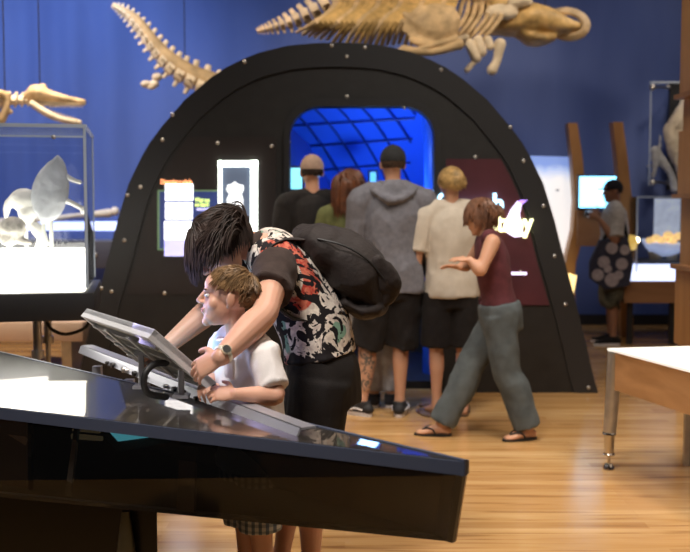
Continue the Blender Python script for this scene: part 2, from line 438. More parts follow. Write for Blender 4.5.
# right sign lettering
M_cyan = mat('lit_pale_blue', (.4, .6, .8), .4, emit=(.42, .78, 1), es=3.)
M_lemon = mat('lit_pale_yellow', (.8, .8, .5), .4, emit=(1, 1, .5), es=3.2)
M_violet = mat('lit_violet', (.4, .25, .7), .4, emit=(.45, .25, 1), es=1.5)
M_vwhite = mat('lit_violet_white', (.7, .6, .9), .4, emit=(.8, .68, 1), es=2.)
textmesh('lettering', 'Search', .197, PP(436.5, 212, -.045), M_cyan, pr, bold=.004, extrude=.01, sx=.93)
textmesh('lettering', '& Destroy', .19, PP(444, 231, -.055), M_lemon, pr, bold=.0045, extrude=.01, sx=.80)
for pts, m_, nm in (([(503, 226), (510, 210), (517, 201), (521, 204), (519, 214), (521, 228), (523, 236), (514, 237), (507, 233)], M_vwhite, 'splash'),
                    ([(516, 203), (520, 200), (527, 200), (522, 204)], M_violet, 'splash'),
                    ([(482, 246), (491, 233), (488, 228), (479, 236), (478, 250)], M_violet, 'splash'), ([(504, 272), (526, 272), (526, 274.5), (504, 274.5)], M_vwhite, 'caption'),
                    ([(470, 262), (482, 255), (484, 262), (472, 275)], M_violet, 'splash'), ([(436.5, 202), (439, 200.5), (440, 207), (437.5, 208)], M_vwhite, 'caption')):
    b = NB(); prism(b, [PP(x, y, -.03) for x, y in pts], (0, .012, 0)); build(nm, b, m_, pr, smooth=False, tri=True)
# screens inside the tunnel
def screen_in(x0, x1, y0, y1, Y, label, m=None):
    p0 = W(x0, y1, Y); p1 = W(x1, y0, Y)
    base = empty('wall_screen', (0, 0, 0), label, 'screen')
    c = (p0+p1)/2; w = p1.x-p0.x; h = p1.z-p0.z
    base.location = (c.x, c.y, p0.z-.02)
    b = NB(); box(b, c+V((0, .022, 0)), (w+.03, .04, h+.03), bev=.006); build('housing', b, M_black, base)
    b = NB(); box(b, c+V((0, -.004, 0)), (w, .008, h)); build('display', b, m or M_screen, base, smooth=False)
    b = NB(); box(b, V((c.x, c.y+.06, c.z)), (.05, .05, h*.5)); build('bracket', b, M_rim, base, smooth=False)
screen_in(291, 302, 168, 189, 7.6, 'small cyan screen glowing inside the left edge of the doorway')
screen_in(370, 376, 172, 182, 8.3, 'tiny cyan screen inside the doorway beside the dark cap', mat('dim_screen', (.1, .3, .5), .3, emit=(.15, .6, .9), es=.7))

# ------------------------------------------------------------------ hanging skeletons
def vertebra(c, t, up, r, m, parent, spine=1.6, lat=1.3, low=1.2, name='vertebra'):
    """one backbone segment: drum, spinous process, side processes and chevron"""
    t = V(t).normalized(); up = V(up); up = (up-t*up.dot(t)).normalized(); s = t.cross(up)
    b = NB()
    cyl(b, c-t*r*.42, c+t*r*.42, r*.78, seg=10)
    tube(b, [c+up*r*.5, c+up*r*spine-t*r*.3], [(r*.34, r*.16), (r*.26, r*.1)], 6, up=t, sub=2)
    for q in (-1, 1): tube(b, [c+s*q*r*.5, c+s*q*r*lat-up*r*.15], [(r*.34, r*.12), (r*.2, r*.07)], 6, up=t, sub=2)
    tube(b, [c-up*r*.5, c-up*r*low], [(r*.26, r*.14), (r*.18, r*.1)], 6, up=t, sub=2)
    return build(name, b, m, parent)
def spine_row(P, R, m, parent, up, n, **k):
    P = [V(p) for p in P]; L = [0]
    fine = []; fr = []
    for i in range(len(P)-1):
        for t in range(12):
            a, b_, c, d = P[max(i-1, 0)], P[i], P[i+1], P[min(i+2, len(P)-1)]
            fine.append(cr(a, b_, c, d, t/12)); fr.append(R[i]+(R[i+1]-R[i])*t/12)
    fine.append(P[-1]); fr.append(R[-1])
    for i in range(1, len(fine)): L.append(L[-1]+(fine[i]-fine[i-1]).length)
    out = []; pos = 0; i = 0
    while pos < L[-1] and len(out) < n:
        while i < len(L)-2 and L[i+1] < pos: i += 1
        f = (pos-L[i])/max(L[i+1]-L[i], 1e-6); c = fine[i].lerp(fine[i+1], f); r = fr[i]
        vertebra(c, fine[min(i+1, len(fine)-1)]-fine[max(i-1, 0)], up, r, m, parent, **k); out.append(c)
        pos += r*1.12
    return out
def wires(parent, pts):
    for p in pts:
        b = NB(); cyl(b, p, V((p.x, p.y, 5.2)), .005, seg=6); build('hanging_wire', b, M_rim, parent)
SY = 9.9
whale = empty('whale_skeleton', W(400, 10, SY), 'big tan whale skeleton hanging above the black portal, ribs fanned and long skull', 'skeleton')
def S(x, y, dy=0.): return W(x, y, SY+dy)
spine_row([S(258, 31), S(285, 24), S(312, 13), S(345, -4), S(400, -14), (S(455, -12)), S(490, 2)], [.022, .07, .10, .115, .12, .11, .09], M_bone, whale, (0, 0, 1), 70, spine=1.35, low=1.3)
for k in range(23):                                     # long curved ribs, near and far side
    for s in (-1, 1):
        x = 314+k*5.4
        top = S(x+24, -6-2*math.sin(k*.3)); r_ = [V(top)]
        yl = 33+min(k, 9)*1.6+(k > 14)*(-3)+random.uniform(-1.5, 1.5)
        b = NB()
        tube(b, [top, S(x+19, 8, s*.42), S(x+2, 22, s*.60), S(x-17+k*.6, yl, s*.42)], [(.028, .017), (.032, .018), (.030, .016), (.016, .010)], 8, up=(1, 0, 0))
        build('rib', b, M_baleen if k % 4 else M_bone, whale)
for k in range(7):                                      # front ribs near the head
    x = 446+k*7
    b = NB(); tube(b, [S(x+16, 2), S(x+12, 18, -.35), S(x-2, 36, -.45), S(x-14, 55-k*1.5, -.32)], [.022, .024, .02, .012], 8); build('rib', b, M_bone, whale)
b = NB()                                                # shoulder blade with its flipper
prism(b, [S(*q, -.62) for q in ((402, 30), (406, 16), (418, 6), (436, 2), (455, 6), (461, 18), (459, 32), (446, 42), (432, 44), (415, 42))], (0, .07, 0))
ell(b, S(436, 24, -.62), (.2, .07, .17)); tube(b, [S(412, 40, -.64), S(436, 47, -.64), S(457, 42, -.64)], [.035, .05, .04]); tube(b, [S(405, 14, -.6), S(430, 30, -.64), S(455, 38, -.6)], [.03, .05, .03])
build('shoulder_blade', remesh(b, .016, 4), M_bone, whale)
for k, (pts, r) in enumerate((([(459, 44), (432, 52), (404, 50)], .045), ([(455, 40), (430, 46), (400, 57)], .035), ([(404, 50), (386, 54), (372, 50)], .03), ([(400, 57), (386, 58), (378, 55)], .025))):
    b = NB(); tube(b, [S(x, y, -.7) for x, y in pts], [r*1.1, r*.75, r]); build('flipper_bone', b, M_bone, whale)
for pts, r in (([(450, 43), (466, 37)], .03), ([(470, 44), (476, 58)], .05), ([(478, 40), (482, 52)], .045), ([(488, 40), (490, 46)], .04), ([(474, 62), (467, 70)], .026), ([(500, 44), (497, 60), (492, 70)], .05)):
    b = NB(); tube(b, [S(x, y, -.5) for x, y in pts], [r*1.1, r*.8, r][:len(pts)] if len(pts) == 3 else [r, r]); build('flipper_bone', b, M_bone2, whale)
b = NB()                                                # skull and jaw
tube(b, [S(486, 27), S(505, 25), S(525, 20), S(545, 22), S(562, 26), S(576, 27)], [(.13, .07), (.2, .11), (.26, .16), (.22, .14), (.15, .10), (.1, .05)], 18, up=(0, 1, 0))
tube(b, [S(520, 34), S(535, 40), S(552, 38)], [(.15, .05), (.2, .06), (.12, .04)], 12, up=(0, 1, 0))
ell(b, S(512, 14), (.12, .2, .10)); ell(b, S(500, 8), (.14, .22, .13))
build('skull', remesh(b, .016, 5, .006, 5), M_baleen, whale)
b = NB(); c = S(567, 24); pts = [c+V((.17*math.cos(a), -.22*math.cos(a*1)*.35, .125*math.sin(a)-.03*math.cos(a))) for a in [2*PI*k/16 for k in range(17)]]
tube(b, pts, [(.045, .028)]*17, 8, sub=2); build('jaw_ring', b, M_bone, whale)
b = NB(); tube(b, [S(480, 4), S(470, 22), S(466, 40)], [.05, .07, .04]); build('jaw_bone', b, M_bone, whale)
b = NB(); ell(b, S(502, 12, -.25), (.16, .07, .07), rz(.2)); ell(b, S(494, 16, -.25), (.1, .06, .05)); ell(b, S(520, 2, -.25), (.12, .06, .05)); build('ear_bone', remesh(b, .014, 3, .008, 9), M_bone2, whale)
wires(whale, [S(350, -4), S(455, -10), S(545, 10)])
# tail on the left
TY = 9.9
tail = empty('tail_skeleton', W(170, 50, TY), 'long curved tail of brown and white vertebrae hanging left of the portal', 'skeleton')
T_ = lambda x, y: W(x, y, TY)
spine_row([T_(113, 6), T_(126, 14), T_(143, 33), T_(157, 52), T_(175, 70), T_(198, 83), T_(222, 95), T_(240, 104)], [.02, .05, .07, .085, .10, .115, .12, .12], M_bone2, tail, (.3, 0, 1), 60, spine=1.7, low=1.3)
b = NB(); tube(b, [T_(114, 5), T_(135, 18), T_(152, 40), T_(168, 57), T_(190, 72), T_(215, 82)], [.02, .045, .06, .07, .08, .09]); build('spine_ridge', b, M_bone, tail)
for c, rr_ in (((146, 84), (.055, .04, .035)), ((154, 84), (.05, .04, .04)), ((157, 77), (.05, .04, .04)), ((151, 87), (.05, .03, .025))):
    b = NB(); ell(b, T_(*c), rr_); build('hip_bone', b, M_bone2, tail)
b = NB(); cyl(b, T_(158, 77), T_(168, 70), .006, seg=6); build('hanging_wire', b, M_rim, tail)
wires(tail, [T_(185, 76)])
# toothed skull at far left
KY = 8.3
K_ = lambda x, y, d=0.: W(x, y, KY+d)
tooth = empty('toothed_skeleton', K_(30, 100), 'small skeleton at the left with narrow toothed jaws wide open', 'skeleton')
b = NB(); tube(b, [K_(30, 96), K_(38, 93), K_(50, 96), K_(66, 99), K_(84, 102)], [(.06, .05), (.10, .07), (.075, .045), (.045, .03), (.02, .02)], 14, up=(0, 1, 0))
tube(b, [K_(31, 98), K_(34, 89), K_(44, 88)], [(.05, .04), (.07, .035), (.03, .02)], up=(0, 1, 0)); ell(b, K_(43, 87), .028)
build('skull', remesh(b, .009, 3, .004, 12), M_bone, tooth)
b = NB(); tube(b, [K_(31, 102), K_(50, 103), K_(84, 103.5)], [.03, .025, .016]); build('upper_jaw', b, M_bone2, tooth)
for s in (-.06, .06):
    b = NB(); tube(b, [K_(33, 104, s), K_(45, 112, s), K_(60, 119, s*.5), K_(79, 122.5, 0)], [(.034, .03), (.045, .03), (.038, .026), (.026, .024)], up=(0, 1, 0)); build('lower_jaw', b, M_bone2, tooth)
for k in range(12):
    p = K_(50+k*2.9, 105.3, -.03); b = NB(); cyl(b, p, p+V((0, 0, -.022)), .009, .003, 6); build('tooth', b, M_bone2, tooth)
for k in range(10):
    p = K_(49+k*3, 112.5+k*.95, -.03); b = NB(); cyl(b, p, p+V((0, 0, .028)), .009, .003, 6); build('tooth', b, M_bone2, tooth)
spine_row([K_(28, 100), K_(10, 100), K_(-14, 100)], [.045, .055, .07], M_bone2, tooth, (0, 0, 1), 12, spine=1.15, low=1.1)
b = NB(); tube(b, [K_(6, 96, -.1), K_(6, 108, -.12), K_(0, 120, -.12), K_(-8, 122, -.12)], [.04, .03, .045, .04]); tube(b, [K_(6, 110, -.1), K_(11, 112, -.1)], [.03, .02])
tube(b, [K_(-6, 92, -.1), K_(3, 94, -.1), K_(7, 100, -.1)], [(.12, .03), (.1, .03), (.05, .02)], up=(0, 1, 0))
build('shoulder_bone', remesh(b, .01, 3), M_bone, tooth)
wires(tooth, [K_(40, 90), K_(5, 96)])

# ------------------------------------------------------------------ glass case on the left
case = empty('glass_case', (-1.75, 5.2, 0), 'tall clear glass case with glowing white base on a black tray', 'display case')
fx = V((-1, -.205, 0)).normalized(); sx = V((-.12, 1, 0)).normalized()     # along the front, along the side
sx = V((fx.y*-1*-1, 0, 0)) if False else V((fx.y, -fx.x, 0))
C0 = V((-1.29, 5.0, 0))
def cbox(bm, a, b_, z0, z1, bev=0.):
    """a = (along front from, to), b_ = (along side from, to)"""
    c = C0+fx*(a[0]+a[1])/2+sx*(b_[0]+b_[1])/2; c.z = (z0+z1)/2
    box(bm, c, (a[1]-a[0], b_[1]-b_[0], z1-z0), frame(fx, (0, 0, 1)), bev)
LW = 1.7; LD = .8
def glass_edge(name, a, b_, z0, z1, m=M_clear, parent=case):
    b = NB(); cbox(b, a, b_, z0, z1); return build(name, b, m, parent, smooth=False)
ZT = 1.785; ZB = .985
M_edge = mat('glass_edge', (.38, .43, .5), .2, spec=.8, emit=(.5, .6, .75), es=.06)
glass_edge('glass_pane', (0, LW), (0, .012), ZB, ZT); glass_edge('glass_pane', (0, .012), (.012, LD), ZB, ZT)
glass_edge('glass_pane', (0, LW), (LD, LD+.012), ZB, ZT); glass_edge('glass_pane', (LW-.012, LW), (.012, LD), ZB, ZT); glass_edge('glass_pane', (0, LW), (0, LD+.012), ZT, ZT+.012)
for a, b_, z0, z1 in (((-.004, .010), (-.004, .010), ZB, ZT+.012), ((-.004, .012), (LD, LD+.014), ZB, ZT), ((0, LW), (-.008, .004), ZT-.004, ZT+.014), ((0, LW), (LD, LD+.01), ZT, ZT+.014), ((-.008, .004), (0, LD), ZT, ZT+.014), ((0, LW), (-.004, .01), ZT-.052, ZT-.044)):
    glass_edge('glass_edge', a, b_, z0, z1, M_edge)
for x in (.15, .62, 1.1):
    b = NB(); p = C0+fx*x; p.z = ZT-.05; ell(b, p, .011); build('clip', b, M_steel, case)
b = NB(); cbox(b, (.02, LW-.02), (.02, LD-.02), .94, 1.155); build('light_base', b, M_glow, case, smooth=False)
b = NB(); cbox(b, (-.03, LW+.03), (-.04, LD+.05), .825, .965, .006); build('tray', b, mat('tray_black', (.02, .02, .022), .4), case)
for a in (.26, LW-.3):
    for d in (.12, LD-.1):
        b = NB(); p = C0+fx*a+sx*d; cyl(b, V((p.x, p.y, .82)), V((p.x, p.y, .64)), .022); cyl(b, V((p.x, p.y, .66)), V((p.x, p.y, .62)), .032); cyl(b, V((p.x, p.y, .62)), V((p.x, p.y, .0)), .014); cyl(b, V((p.x, p.y, .012)), V((p.x, p.y, 0)), .05, seg=20)
        build('leg', b, M_steel, case)
b = NB(); q = lambda a, z: V((C0+fx*a).to_tuple()[:2]+(z,))+sx*.15
tube(b, [q(.22, .84), q(.20, .77), q(.12, .735), q(.02, .77), q(-.0, .84)], [.009]*5, 8); build('cable', b, M_black, case)
# specimens in the case
def CP(x, y, Y=5.25): return W(x, y, Y)
M_spec = mat('pale_grey_bone', (.48, .5, .54), .5, var=.2, vscale=14, bump=.2)
M_spec2 = mat('white_bone', (.88, .87, .82), .5, var=.1, vscale=14, bump=.2)
def stand(pts, r=.008, name='stand', m=None, parent=None):
    b = NB(); tube(b, pts, [r]*len(pts), 8); return build(name, b, m or mat('clear_rod', (.7, .72, .7), .2), parent)
def base_z(p): return V((p.x, p.y, 1.155))
s1 = empty('leaf_shaped_bone', base_z(CP(51, 220)), 'grey leaf-shaped bone with pointed tip, standing tallest in the glass case', 'bone')
b = NB(); tube(b, [CP(58, 156), CP(57, 164), CP(53, 180), CP(49, 198), CP(46, 214), CP(44, 221)], [(.006, .01), (.045, .03), (.085, .05), (.095, .055), (.065, .04), (.02, .02)], 18, up=(1, 0, 0))
build('blade', remesh(b, .008, 3, .003, 14), M_spec, s1)
b = NB(); tube(b, [CP(66, 176), CP(73, 180), CP(80, 182)], [.014, .012, .01]); build('spur', b, M_spec2, s1)
b = NB(); tube(b, [CP(64, 200), CP(72, 203), CP(81, 208)], [.016, .013, .012]); ell(b, CP(84, 210), .02); build('spur', b, M_spec2, s1)
for x in (43.5, 51): 
    b = NB(); cyl(b, CP(x, 218), V((CP(x, 218).x, 5.25, 1.155)), .011); build('rod', b, mat('clear_rod', (.7, .72, .7), .2), s1)
s2 = empty('horned_skull', base_z(CP(26, 230, 5.3)), 'white rounded skull with a curved horn in the glass case', 'skull')
b = NB(); ell(b, CP(24, 200, 5.3), (.075, .06, .06)); ell(b, CP(28, 212, 5.3), (.05, .05, .06)); tube(b, [CP(16, 196, 5.3), CP(8, 205, 5.3), CP(6, 218, 5.3)], [.022, .02, .01]); tube(b, [CP(28, 215, 5.3), CP(32, 226, 5.3)], [.03, .02])
build('cranium', remesh(b, .007, 3, .003, 14), M_spec2, s2)
b = NB(); tube(b, [CP(30, 224, 5.3), CP(38, 230, 5.3), CP(46, 243, 5.3)], [.018, .034, .016]); build('jaw', b, M_spec2, s2)
b = NB(); tube(b, [CP(40, 237, 5.3), CP(36, 247, 5.3)], [.014, .008]); build('jaw', b, M_spec2, s2)
for x in (26, 40):
    b = NB(); p = CP(x, 228, 5.3); cyl(b, p, V((p.x, p.y, 1.155)), .01); build('rod', b, MATS['clear_rod'], s2)
s3 = empty('round_skull', base_z(CP(10, 240, 5.15)), 'small mottled grey round skull low at the left of the glass case', 'skull')
b = NB(); ell(b, CP(13, 228, 5.15), (.068, .06, .058)); ell(b, CP(9, 238, 5.15), (.05, .045, .04)); tube(b, [CP(20, 240, 5.15), CP(31, 243, 5.15)], [.022, .009])
build('cranium', remesh(b, .007, 3, .003, 20), mat('mottled_bone', (.5, .47, .42), .5, var=.6, vscale=20), s3)
b = NB(); p = CP(9, 240, 5.15); cyl(b, p, V((p.x, p.y, 1.155)), .016); build('rod', b, MATS['clear_rod'], s3)

# ------------------------------------------------------------------ back-wall bench on the left
ledge = empty('wall_ledge', (-3.3, 11.2, 0), 'long dark ledge with a strip of white-blue light along the back wall', 'display ledge')
b = NB(); box(b, (-4.3, 11.2, .86), (4.2, .6, .3), bev=.01); build('shelf', b, mat('ledge_grey', (.06, .06, .08), .5), ledge)
b = NB(); box(b, (-4.3, 11.45, 1.16), (4.2, .06, .1)); build('light_strip', b, mat('strip_light', (.5, .6, 1), .5, emit=(.55, .62, 1), es=2.), ledge, smooth=False)
for x in (-2.4, -4.3, -6.2):
    b = NB(); box(b, (x, 11.3, .355), (.08, .3, .71)); build('support', b, M_black, ledge, smooth=False)
for x in (-2.72, -2.9, -3.3):
    b = NB(); ell(b, (x, 10.895, .86), .025); build('stud', b, M_bolt, ledge)
b = NB(); tube(b, [(-2.62, 11.1, 1.31), (-2.9, 11.1, 1.29), (-3.3, 11.1, 1.25), (-3.9, 11.1, 1.2)], [.05, .03, .03, .05]); ell(b, (-2.55, 11.1, 1.33), .05); ell(b, (-3.95, 11.1, 1.18), .06)
for x, z in ((-2.8, 1.3), (-3.7, 1.22)): cyl(b, (x, 11.1, z), (x, 11.1, 1.01), .008)
tag(build('long_bone', b, M_bone2), 'long slim bone held on pins above the dark wall ledge', 'bone')
# low timber bench behind the case
bench = empty('low_bench', (-3.2, 8.4, 0), 'low pale timber platform on the floor behind the glass case', 'platform')
b = NB(); box(b, (-3.45, 8.6, .36), (2.6, .9, .16), bev=.01); build('deck', b, wood('pale_timber', (.5, .36, .27), (.65, .48, .37), (.3, 1, 1), .35), bench)
for x in (-2.3, -4.5):
    b = NB(); box(b, (x, 8.6, .14), (.08, .8, .28)); build('support', b, M_steel, bench, smooth=False)

# ------------------------------------------------------------------ black display table in front
def TZ(px, py, z):
    q = W(px, py, 1.)-V((0, 0, CH)); d = (z-CH)/q.z; return V((q.x*d, q.y*d, z))
def smoked(name, col, gl, rough=.03, trans=0.):
    m, nt, b_ = nodes(name)
    b_.inputs['Base Color'].default_value = (*col, 1); b_.inputs['Roughness'].default_value = .3; b_.inputs['Specular IOR Level'].default_value = .15
    out = nt.nodes['Material Output']; g_ = nt.nodes.new('ShaderNodeBsdfGlossy'); g_.inputs['Roughness'].default_value = rough; g_.inputs['Color'].default_value = (.78, .73, .68, 1)
    mx = nt.nodes.new('ShaderNodeMixShader'); mx.inputs[0].default_value = gl
    src = b_.outputs[0]
    if trans:
        t_ = nt.nodes.new('ShaderNodeBsdfTransparent'); t_.inputs[0].default_value = (.8, .75, .7, 1); m0 = nt.nodes.new('ShaderNodeMixShader'); m0.inputs[0].default_value = trans
        nt.links.new(src, m0.inputs[1]); nt.links.new(t_.outputs[0], m0.inputs[2]); src = m0.outputs[0]
    nt.links.new(src, mx.inputs[1]); nt.links.new(g_.outputs[0], mx.inputs[2]); nt.links.new(mx.outputs[0], out.inputs[0])
    return m
tz = .78
table = empty('display_table', (-.5, 3.0, 0), 'long black wedge-shaped table with mirror-like glass top in the foreground', 'display table')
cF = TZ(466, 461, tz); L0 = TZ(0, 352, tz-.022); N0 = TZ(0, 407, tz)
def ext(a, b_, t): return a+(b_-a)*t
Lf = ext(cF, L0, 1.25); Nf = ext(cF, N0, 1.4)
b = NB(); prism(b, [cF, Lf, Nf], (0, 0, -.010)); build('glass_top', b, smoked('mirror_glass', (.03, .026, .022), .42, .02), table, smooth=False)
def lower(p, px, py): return p
dn = V((0, 0, -.036))
# band under the glass, along the near edge and the far edge
ed = (Nf-cF).normalized(); nrm = V((ed.y, -ed.x, 0)); nrm = nrm if nrm.y < 0 else -nrm
ef = (Lf-cF).normalized(); nrf = V((ef.y, -ef.x, 0)); nrf = nrf if nrf.y > 0 else -nrf
b = NB(); prism(b, [cF+nrm*.006+V((0, 0, -.002)), Nf+nrm*.006+V((0, 0, -.002)), Nf+nrm*.006+dn, cF+nrm*.006+dn], -nrm*.03); prism(b, [cF+nrf*.004+V((0, 0, .003)), Lf+nrf*.004+V((0, 0, .003)), Lf+nrf*.004+dn, cF+nrf*.004+dn], -nrf*.012)
build('edge_band', b, mat('blue_grey_band', (.055, .068, .11), .35), table, smooth=False)
# front glass and end, leaning in
zb = .50
lc = TZ(455, 542, zb); l0 = TZ(0, 497, zb); ln = ext(lc, l0, 1.4)
b = NB(); prism(b, [cF+dn, Nf+dn, ln, lc], -nrm*.012); build('front_glass', b, smoked('smoked_glass', (.004, .004, .004), .025, .05, .55), table, smooth=False)
lf_ = V((Lf.x, Lf.y, zb))-nrf*.05
b = NB(); prism(b, [cF+dn, Lf+dn, lf_, lc], -nrf*.012); build('back_panel', b, M_black, table, smooth=False)
b = NB(); prism(b, [lc, ln, lf_], (0, 0, .012)); build('bottom_panel', b, M_black, table, smooth=False)
# what shows through the smoked glass
def inF(px, py, d=.05):
    """a point d behind the front glass"""
    # ray / plane through cF with normal nrm
    o = V((0, 0, CH)); r = W(px, py, 1.)-o; t = ((cF-nrm*d)-o).dot(nrm)/r.dot(nrm); return o+r*t
def slab(name, pts, m, d=.05, th=.01, **t):
    b = NB(); prism(b, [inF(x, y, d) for x, y in pts], -nrm*th); return build(name, b, m, table, smooth=False, **t)
M_brn = mat('brown_panel', (.14, .09, .05), .5, emit=(.16, .09, .045), es=.12)  # faint emission in place of light on the panel inside the table
slab('divider', [(-40, 416), (26, 420), (26, 492), (-40, 489)], M_brn, .07)
slab('divider', [(28, 421), (31, 421), (31, 494), (28, 494)], M_rim, .06)
slab('divider', [(74, 427), (78, 427), (70, 500), (64, 500)], mat('grey_strip', (.16, .15, .14), .4), .06)
slab('divider', [(180, 446), (196, 448), (194, 512), (176, 510)], mat('dim_brown', (.04, .028, .02), .4), .08)
mon = empty('monitor', inF(130, 445, .3)+V((0, 0, -.15)), 'tilted monitor with a cyan screen inside the black table', 'monitor')
def slabm(name, pts, m, d, th):
    b = NB(); prism(b, [inF(x, y, d) for x, y in pts], -nrm*th); return build(name, b, m, mon, smooth=False)
slabm('housing', [(84, 424), (100, 430), (117, 453), (175, 441), (184, 430)], mat('monitor_grey', (.05, .045, .04), .4), .11, .02)
slabm('display', [(103, 425), (118, 441.5), (160, 436), (170, 428)], mat('cyan_screen', (.1, .4, .5), .3, emit=(.12, .62, .85), es=1.6), .09, .01)
slabm('housing', [(72, 429), (99, 431.5), (99, 433.5), (72, 431)], mat('tan_strip', (.25, .22, .13), .4, emit=(.25, .22, .13), es=.4), .1, .01)
slabm('housing', [(71, 434), (101, 437), (101, 441), (71, 439)], MATS['tan_strip'], .1, .01)
# pedestal under the case
b = NB()
p0 = V((-.562, 2.93, 0)); pts = [p0, p0+ed*1.6, p0+ed*1.6-nrm*.5, V((p0.x*1.13, p0.y*1.13, 0))]
prism(b, pts, (0, 0, zb)); build('pedestal', b, smoked('gloss_black', (.012, .011, .011), 0.02, .25), table, smooth=False)
b = NB(); q = p0+ed*.10+nrm*.02; tube(b, [q+V((0, 0, zb-.02)), q+V((0, 0, .3)), q+V((0, 0, .0))], [(.012, .012), (.034, .02), (.05, .03)], cap='flat'); build('leg', b, mat('bronze_reflection', (.12, .12, .09), .35, .6), table)  # tapered metal piece added in place of a reflection on the pedestal

# rail and touch screen behind the table
rail = empty('aluminium_rail', TZ(150, 372, .80), 'pale aluminium rail with bolts running behind the black table edge', 'rail')
r0 = TZ(81, 345.5, .80); r1 = TZ(300, 428, .80); rd = (r1-r0).normalized(); rn = V((rd.y, -rd.x, 0)); rn = rn if rn.y < 0 else -rn
b = NB(); prism(b, [r0, r1, r1+V((0, 0, -.040))+rn*.02, r0+V((0, 0, -.030))+rn*.012], -rn*.006)
prism(b, [r0, r1, r1-rn*.05, r0-rn*.05], (0, 0, -.006)); build('strip', b, M_alu, rail, smooth=False)
for k, t in enumerate((.2, .235, .30, .315, .36, .41, .52, .56, .60, .655)):
    p = ext(r0, r1, t)+V((0, 0, -.024))+rn*.011; b = NB(); cyl(b, p-rn*.002, p+rn*.012, .011 if k % 3 else .007, seg=10); build('bolt', b, M_bolt if k in (2, 3, 6) else M_rim, rail)
for t in (.08, .28):
    p = ext(r0, r1, t)-rn*.02; b = NB(); box(b, V((p.x, p.y, .365)), (.035, .035, .73)); box(b, V((p.x, p.y, .006)), (.1, .1, .012)); build('post', b, M_alu, rail, smooth=False)

mA = W(84.5, 311.5, 3.5); mB = W(152, 333, 3.0); mC = W(214, 386, 3.11); mD = mA+(mC-mB)
scr = empty('touch_screen', (mA+mB+mC+mD)/4, 'grey-framed tilted touch screen seen from behind, held by the woman', 'touch screen')
ax = (mB-mA); ay = (mC-mB); nz = ax.cross(ay).normalized(); nz = nz if nz.z > 0 else -nz
def MP(u, v, h=0.): return mA+ax*u+ay*v+nz*h
def mslab(name, u0, u1, v0, v1, h0, h1, m, parent=scr, bev=0.):
    b = NB(); prism(b, [MP(u0, v0, h0), MP(u1, v0, h0), MP(u1, v1, h0), MP(u0, v1, h0)], nz*(h1-h0)); return build(name, b, m, parent, smooth=False)
mslab('casing', 0, 1, 0, 1, -.004, .012, mat('screen_grey', (.48, .49, .5), .4, .3))
mslab('display', .06, .94, .06, .94, .012, .0135, M_screen)
M_frame = mat('frame_grey', (.68, .68, .7), .4, .2)
for a in ((0, 1, 0, .06), (0, 1, .94, 1), (0, .05, .06, .94), (.95, 1, .06, .94)): mslab('frame', *a, -.02, .014, M_frame)
M_cream = mat('cream_back', (.72, .66, .5), .5)
mslab('back_plate', .1, .9, .12, .88, -.012, -.004, M_cream)
M_br = mat('brace_grey', (.3, .29, .28), .4, .3)
for v in (.2, .42, .58, .8): mslab('brace', .04, .96, v-.025, v+.025, -.026, -.012, M_br)
for u in (.33, .66): mslab('brace', u-.02, u+.02, .1, .9, -.032, -.026, M_steel)
for px, top in ((141, 353), (181, 366)):
    p = W(px, top, 3.28 if px < 160 else 3.12); b = NB()
    tube(b, [p, V((p.x, p.y, p.z-.03)), V((p.x, p.y, .795))], [(.010, .006)]*3, 10, cap='flat'); box(b, V((p.x, p.y, p.z)), (.04, .03, .012)); box(b, V((p.x, p.y, .80)), (.05, .05, .010))
    build('bracket', b, M_alu, scr, smooth=True)
b = NB(); tube(b, [W(166, 363, 3.1), W(155, 364, 3.05), W(146, 372, 3.02), W(144, 385, 3.02), W(150, 394, 3.05), W(166, 397, 3.1)], [.0105]*6, 10); build('cable', b, M_black, scr)
b = NB(); p = W(213, 387, 3.06); cyl(b, p, p+(mB-mC).normalized()*-.03, .012); build('grip_end', b, M_black, scr)

# ------------------------------------------------------------------ exhibits on the right
# timber fins
def fin(name, pts, Y, w, label):
    b = NB(); prism(b, [W(x, y, Y) for x, y in pts], (0, w, 0)); return tag(build(name, b, M_timber, smooth=False, tri=True), label, 'timber upright', 'curved timber uprights by the blue wall')
fin('timber_upright', [(568, 123), (577.5, 123), (583, 160), (586, 200), (584, 235), (576, 262), (574, 285), (578, 330), (580, 341), (566, 341), (564, 310), (563, 280), (567, 255), (573, 230), (575, 200), (572, 160)], 10.6, .16, 'curved timber upright to the left of the lit blue screen')
fin('timber_upright', [(613, 122), (623, 122), (628, 160), (633, 210), (634, 250), (632, 285), (634, 341), (622, 341), (620, 290), (622, 250), (621, 210), (617, 160)], 10.6, .16, 'curved timber upright behind the visitor in the dark cap')
sc = empty('wall_screen', W(597, 208, 10.45), 'bright cyan screen mounted between the two timber uprights', 'screen')
c = W(597.5, 192.5, 10.4); b = NB(); box(b, c+V((0, .03, 0)), (.41, .05, .37), bev=.01); build('housing', b, M_rim, sc)
b = NB(); box(b, c+V((0, -.002, .005)), (.375, .01, .32)); build('display', b, mat('cyan_bright', (.1, .3, .5), .3, emit=(.22, .66, 1), es=4.5), sc, smooth=False)
b = NB(); box(b, c+V((0, -.009, .0)), (.18, .004, .035)); build('caption', b, M_lit, sc, smooth=False)
b = NB(); box(b, W(597, 229, 10.55), (.42, .05, .36)); box(b, W(597, 200, 10.6), (.42, .03, .2)); build('mount', b, M_timber2, sc, smooth=False)
b = NB(); cyl(b, W(568, 285, 10.4)+V((0, 0, -.14)), W(568, 285, 10.4)+V((0, 0, .10)), .05, .09); ell(b, W(568, 278, 10.4), (.07, .06, .05))
tag(build('uplight', b, mat('uplight_glow', (.9, .7, .3), .5, emit=(1, .72, .28), es=2.)), 'warm glowing uplight at the foot of the left timber upright', 'lamp')
